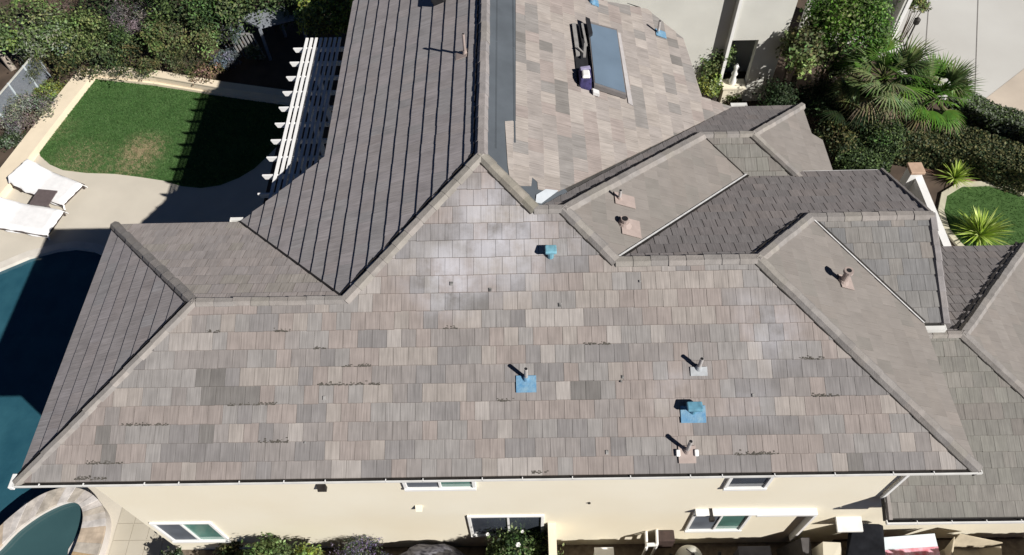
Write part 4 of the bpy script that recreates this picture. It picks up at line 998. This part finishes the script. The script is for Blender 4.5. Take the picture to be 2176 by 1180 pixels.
# fluted tile eave above
rb=MB(); rg=random.Random(4)
for i in range(26):
    x0=xl-4.4+i*.3; 
    if x0>xr+.4: break
    rb.tube((x0,NY-.62+ (0 if x0>xl-.2 else .45) - .0,ztop-.02+rg.uniform(-.02,.02)),(x0,NY+3,ztop+1.3),.15,.15,n=8)
rb.prism([(xl-4.4,NY-.05),(xl-.3,NY-.05),(xl-.3,NY-.5),(xr+.4,NY-.5),(xr+.4,NY+4),(xl-4.4,NY+4)],lambda x,y:ztop+.02+max(0,(y-NY))*.35,lambda x,y:ztop+.14+max(0,(y-NY))*.35)
rb.build('roof',mat('clay_roof',(.22,.14,.10),.85,.25,4),nb)
mb=MB(); mb.bar((xl+.06,NY-.05,.02),(xl+.06,NY-.05,ztop-.05),.10,.06); mb.build('corner_trim',WHITE,nb)
# things inside the doorway
ix,iy=(xo0+xo1)/2-.1,NY-.05
mb=MB(); mb.box(ix-.25,iy-.2,0,ix+.45,iy+.2,.8); mb.box(ix-.3,iy-.25,.8,ix+.5,iy+.25,.86); prop('patio_counter','cream counter standing in the mouth of the dark doorway','counter',mb,STUCCO)
mb=MB(); mb.lathe(ix+.05,iy,[(.10,.862),(.13,1.0),(.07,1.2),(.11,1.3),(.05,1.45),(.09,1.6),(.02,1.72)],n=12); prop('urn','slim white urn on the counter in the doorway','urn',mb,WHITE,smooth=True)
for i,(u,v,z,r,h,pal,n,sz,lab) in enumerate([(1440,22,2.6,1.1,1.1,'green+light',4200,.06,'leafy shrub in front of the pale wall at the top'),(1405,8,2.6,.9,.9,'dark+green',2400,.06,'dark green shrub at the far corner of the east slope'),
  (1500,88,1.8,.95,1.3,'green+sage',4200,.055,'tall green shrub against the pale wall'),(1520,130,1.4,.8,1.1,'green+light',3600,.05,'bushy green plant beside the dark doorway'),(1505,188,.8,.5,.7,'light+lime',2400,.055,'yellow green plant at the east eave corner'),
  (1555,200,.4,.35,.35,'light+olive',900,.05,'leafy plant spilling into the doorway'),(1562,222,.2,.4,.25,'olive+brown',1200,.05,'dry low plant at the foot of the doorway'),(1645,212,.3,.3,.3,'dark',500,.05,'dark plant at the base of the pale wall'),(1655,215,.9,.9,.9,'dark',3200,.05,'dark shrub in the gap right of the pale wall')]):
    shrub(lab,(u,v),z,r,h,pal,n,sz*.9,'plants round the pale building',seed=80+i)
spiky('arching bright grassy plant between roof and doorway',(1500,190),.9,50,[(.20,.28,.06),(.12,.2,.04)],12,z=.3,wd=.05)
# gate pier / second building corner at the driveway
P0=G(1874,108)
g2_=thing('boundary_wall','tall pale wall end with a shaded dark face at the driveway','wall',(P0[0],P0[1],0))
mb=MB(); mb.prism([P0,(P0[0]+.26,P0[1]),(P0[0]+.26,P0[1]+.42),(P0[0],P0[1]+.42)],0,6.5); mb.prism([(P0[0]-3.2,P0[1]+.421),(P0[0]+.26,P0[1]+.421),(P0[0]+.26,P0[1]+.6),(P0[0]-3.2,P0[1]+.6)],0,6.5)
mb.build('wall_body',OFFW,g2_)
mb=MB(); mb.box(P0[0]+.10,P0[1]-.03,0,P0[0]+.24,P0[1]-.001,6.5); mb.build('edge_trim',WHITE,g2_)
lx,ly=P0[0]+.9,P0[1]+.2
mb=MB(); mb.tube((lx,ly,0),(lx,ly,1.0),.03,n=8); mb.lathe(lx,ly,[(.06,1.0),(.11,1.05),(.11,1.22),(.02,1.3)],n=12); prop('path_light','small dark garden light on a post beside the pale wall','lamp',mb,DARK)
shrub('small vine tuft at the top edge over the driveway',(1950,12),1.6,.45,.45,'green+olive',900,.05,seed=95)

# ------------------------------------------------------------------ side yard along the front wall
shrub('large bright green bush against the wall, right of the lower left window',None,.98,.70,.75,'light+green',6200,.045,xy=(3.1,-.22),seed=100)
shrub('round bright green bush beside the lavender',None,.9,.46,.62,'light+lime',3200,.045,xy=(4.0,-.12),seed=101)
shrub('purple flowering lavender bush under the wall',None,.85,.8,.6,'lav',6800,.03,xy=(5.15,-.2),seed=102,asp=2.5)
shrub('camellia bush with white flowers in front of the lower middle window',None,1.08,.92,.95,'green+light+dark',9500,.042,xy=(8.72,-.22),seed=103)
shrub('dark straggly bush below the lower left window',None,.5,.55,.45,'dark+olive',2200,.045,xy=(1.95,.0),seed=104)
shrub('small leggy dark plant at the house corner',None,.45,.34,.5,'dark+sage',1000,.05,xy=(.62,.05),seed=105)
for i,(u,v,z) in enumerate([(1036,1136,2.0),(1110,1130,2.0),(1101,1158,2.02)]):
    x,y=G(u,v,z); mb=MB(); fr_=[.045,.04,.06][i]
    for ring_,(r_,zz,tilt) in enumerate(((fr_,.0,.012),(fr_*.7,.012,.02),(fr_*.35,.024,.02))):
        for k in range(6):
            a_=k*1.047+ring_*.5; ca,sa=math.cos(a_),math.sin(a_); mb.face([(x,y,z+zz),(x+r_*math.cos(a_-.5)*.8,y+r_*math.sin(a_-.5)*.8,z+zz+tilt),(x+r_*ca,y+r_*sa,z+zz+tilt*1.2),(x+r_*math.cos(a_+.5)*.8,y+r_*math.sin(a_+.5)*.8,z+zz+tilt)])
    prop('flower',['white camellia flower, leftmost on the bush','white camellia flower, upper right on the bush','white camellia flower, lowest on the bush'][i],'flower',mb,WHITE,group='camellia flowers')
# zebra cloth covered thing
MB_=mat('patterned_cover',(.02,.02,.035),.7,.3,5,col2=(.22,.22,.26),stretch=(1.2,2.2,3.5),detail=1)
mb=MB(); mb.lathe(6.7,-.15,[(.95,.0),(.93,.45),(.75,.78),(.38,.93),(.05,.98)],n=26)
for i,vv in enumerate(mb.v):
    mb.v[i]=(vv[0]+.04*math.sin(vv[2]*9+i),(vv[1]+.15)*.62-.15+.03*math.sin(i*1.9),vv[2]+.03*math.sin(i*2.3))
prop('garden_cover','dark draped cover with pale streaks between the lavender and the camellia','cover',mb,MB_,smooth=True)
# gate post return wall
mb=MB(); mb.box(9.46,-1.1,0,9.60,WY-.003,1.72); mb.box(9.44,-1.1,1.722,9.62,WY-.003,1.78); prop('gate_wall','narrow cream wall end right of the white-flowered bush','wall',mb,STUCCO)
# side yard utilities
def boxthing(name,label,cat,x,y,z0,dx,dy,dz,m,bevel=.01,extra=None,group=None):
    t=thing(name,label,cat,(x,y,z0),group); mb=MB(); mb.box(x-dx/2,y-dy/2,z0,x+dx/2,y+dy/2,z0+dz); mb.build('body',m,t,bevel=bevel)
    mb=MB(); mb.box(x-dx/2-.015,y-dy/2-.015,z0+dz+.001,x+dx/2+.015,y+dy/2+.015,z0+dz+.03); mb.build('lid',m,t,bevel=.006)
    return t
boxthing('pool_filter_box','white equipment box nearest the cream wall end','equipment box',10.75,.02,0,.42,.34,.72,WHITE)
for i,x in enumerate((9.85,10.15)): boxthing('utility_box',['grey utility box beside the cream wall end','grey utility box nearer the white box'][i],'utility box',x,-.02,0,.15,.12,.6,mat('grey_box',(.25,.25,.24),.6,.1,9))
pt=thing('pool_pipes','white plastic pool pipes rising from the ground by the wall','pipes',(11.75,.2,0))
for (x,y,h) in ((11.70,.12,1.02),(11.93,.16,1.12)):
    mb=MB(); mb.tube((x,y,0),(x,y,h),.035,n=10); mb.tube((x,y,h),(x+.02,WY-.01,h+.02),.035,n=10); mb.build('pipe',WHITE,pt,smooth=False)
mb=MB(); mb.bar((11.70,.16,1.06),(11.95,.16,1.08),.07,.07); mb.build('pipe_elbow',WHITE,pt)
mb=MB(); mb.box(11.98,.22,.55,12.35,WY-.01,1.12); prop('control_panel','brown control cabinet on the wall beside the white pipes','cabinet',mb,mat('brown_cabinet',(.06,.04,.035),.7,.2,9),bevel=.01)
tk=thing('water_tank','round white domed filter tank in the side yard','tank',(12.72,-.05,0))
mb=MB(); mb.lathe(12.72,-.05,[(.30,0),(.32,.1),(.32,.62),(.27,.80),(.15,.92),(.03,.96)],n=28); mb.build('tank_body',mat('tank_plastic',(.66,.66,.60),.45,.06,5),tk,smooth=True)
mb=MB(); mb.tube((12.74,-.04,.95),(12.74,-.04,1.02),.035,n=10); mb.bar((12.74,-.04,1.0),(12.60,.08,1.0),.02,.02); mb.build('valve',DARK,tk)
boxthing('storage_bin','dark grey storage bin right of the domed tank','bin',14.25,-.05,0,.72,.5,.62,mat('bin_grey',(.09,.09,.11),.6,.15,8))
for i,x in enumerate((12.05,12.25,13.35)):
    mb=MB(); mb.tube((x,-.1,0),(x,-.1,.55+.1*i),.06,.05,n=10); mb.tube((x,-.1,.55+.1*i),(x+.05,.05,.62+.1*i),.04,n=8); prop('pump',['small black pump left of the tank','black pump touching the tank','low black pump right of the tank'][i],'pump',mb,BLACKP)
# slanted dark screen with cream edge
mb=MB(); mb.hexa([(14.95,-.6,0),(15.55,-.6,0),(15.55,.3,0),(14.95,.3,0)],[(15.2,-.5,1.0),(15.4,-.5,1.0),(15.4,.25,1.15),(15.2,.25,1.15)]); prop('leaning_panel','dark panel leaning below the lower right window','panel',mb,mat('dark_panel',(.07,.065,.065),.7,.2,6))
mb=MB(); mb.hexa([(15.45,-.6,0),(15.95,-.6,0),(15.95,.1,0),(15.45,.1,0)],[(15.5,-.55,1.25),(15.9,-.5,1.35),(15.95,.05,1.45),(15.6,.1,1.35)]); prop('post_end','short cream boxed pier beside the dark awning','pier',mb,STUCCO)
# dark awning / open car-like shape
AWN=mat('awning_cloth',(.012,.013,.016),.95,.3,5,spec=.05)
aw=thing('awning','black folded awning on the side of the lower wing','awning',(16.6,.0,0))
mb=MB(); mb.hexa([(15.9,-.5,1.35),(16.9,-.5,1.2),(17.0,.42,1.45),(16.2,.42,1.55)],[(15.9,-.5,1.42),(16.9,-.5,1.28),(16.85,.40,1.62),(16.25,.40,1.70)]); mb.build('canopy',AWN,aw,bevel=.02)
for x in (16.05,16.8): 
    mb=MB(); mb.bar((x,-.45,0),(x,-.45,1.3),.05,.05); mb.build('post',BLACKP,aw)
tb=thing('folding_table','pale blue folding table with a pink patterned cloth','table',(17.7,-.1,0))
mb=MB(); mb.prism([(16.62,-.04),(18.28,.05),(18.3,.34),(16.7,.24)],1.0,1.04); mb.build('table_top',mat('pale_blue_top',(.66,.74,.80),.5,.04,5),tb)
mb=MB(); mb.prism([(16.55,-.6),(18.25,-.55),(18.28,.048),(16.62,-.042)],1.002,1.045); mb.build('cloth',mat('pink_cloth',(.62,.16,.20),.8,.4,7,col2=(.80,.55,.66),detail=2),tb)
for (x,y) in ((17.1,-.5),(18.2,-.45),(17.1,.2),(18.2,.25)):
    mb=MB(); mb.bar((x,y,0),(x,y,1.0),.04,.04); mb.build('leg',GALV,tb)
CARD=mat('cardboard',(.46,.40,.30),.85,.12,6)
cb=thing('cardboard_box','open cardboard box with spread flaps under the lower roof','box',(19.0,-.05,0))
mb=MB(); mb.box(18.5,-.5,0,19.3,.05,.8); mb.build('box_body',CARD,cb)
mb=MB(); mb.hexa([(18.48,-.5,.8),(18.5,-.5,.8),(18.55,.05,.8),(18.53,.05,.8)],[(18.30,-.5,1.1),(18.32,-.5,1.1),(18.62,.2,1.25),(18.60,.2,1.25)]); mb.hexa([(18.6,.06,.8),(19.3,.06,.8),(19.3,.08,.8),(18.6,.08,.8)],[(18.8,.28,1.15),(19.75,.10,1.05),(19.75,.12,1.05),(18.8,.30,1.15)]); mb.hexa([(19.3,-.5,.8),(19.32,-.5,.8),(19.32,.05,.8),(19.3,.05,.8)],[(19.6,-.5,.95),(19.62,-.5,.95),(19.72,.05,1.0),(19.7,.05,1.0)]); mb.build('flap',CARD,cb)
mb=MB(); mb.box(16.45,.47,1.9,20.4,.479,3.0)
# fence to the south of the side yard: its shadow reaches the foot of the wall
fs=thing('board_fence','tall dark wooden boundary fence along the side yard','fence',(9,-1.2,0))
mb=MB()
for i in range(150): mb.box(3.4+i*.132,-1.22,0,3.4+i*.132+.126,-1.20,2.5+random.uniform(-.06,.06))
mb.build('boards',mat('fence_boards',(.16,.11,.075),.85,.25,5),fs)
mb=MB(); mb.box(3.4,-1.199,1.9,23.1,-1.15,2.0); mb.box(3.4,-1.199,.4,23.1,-1.15,.5); mb.build('rail',BARK,fs)
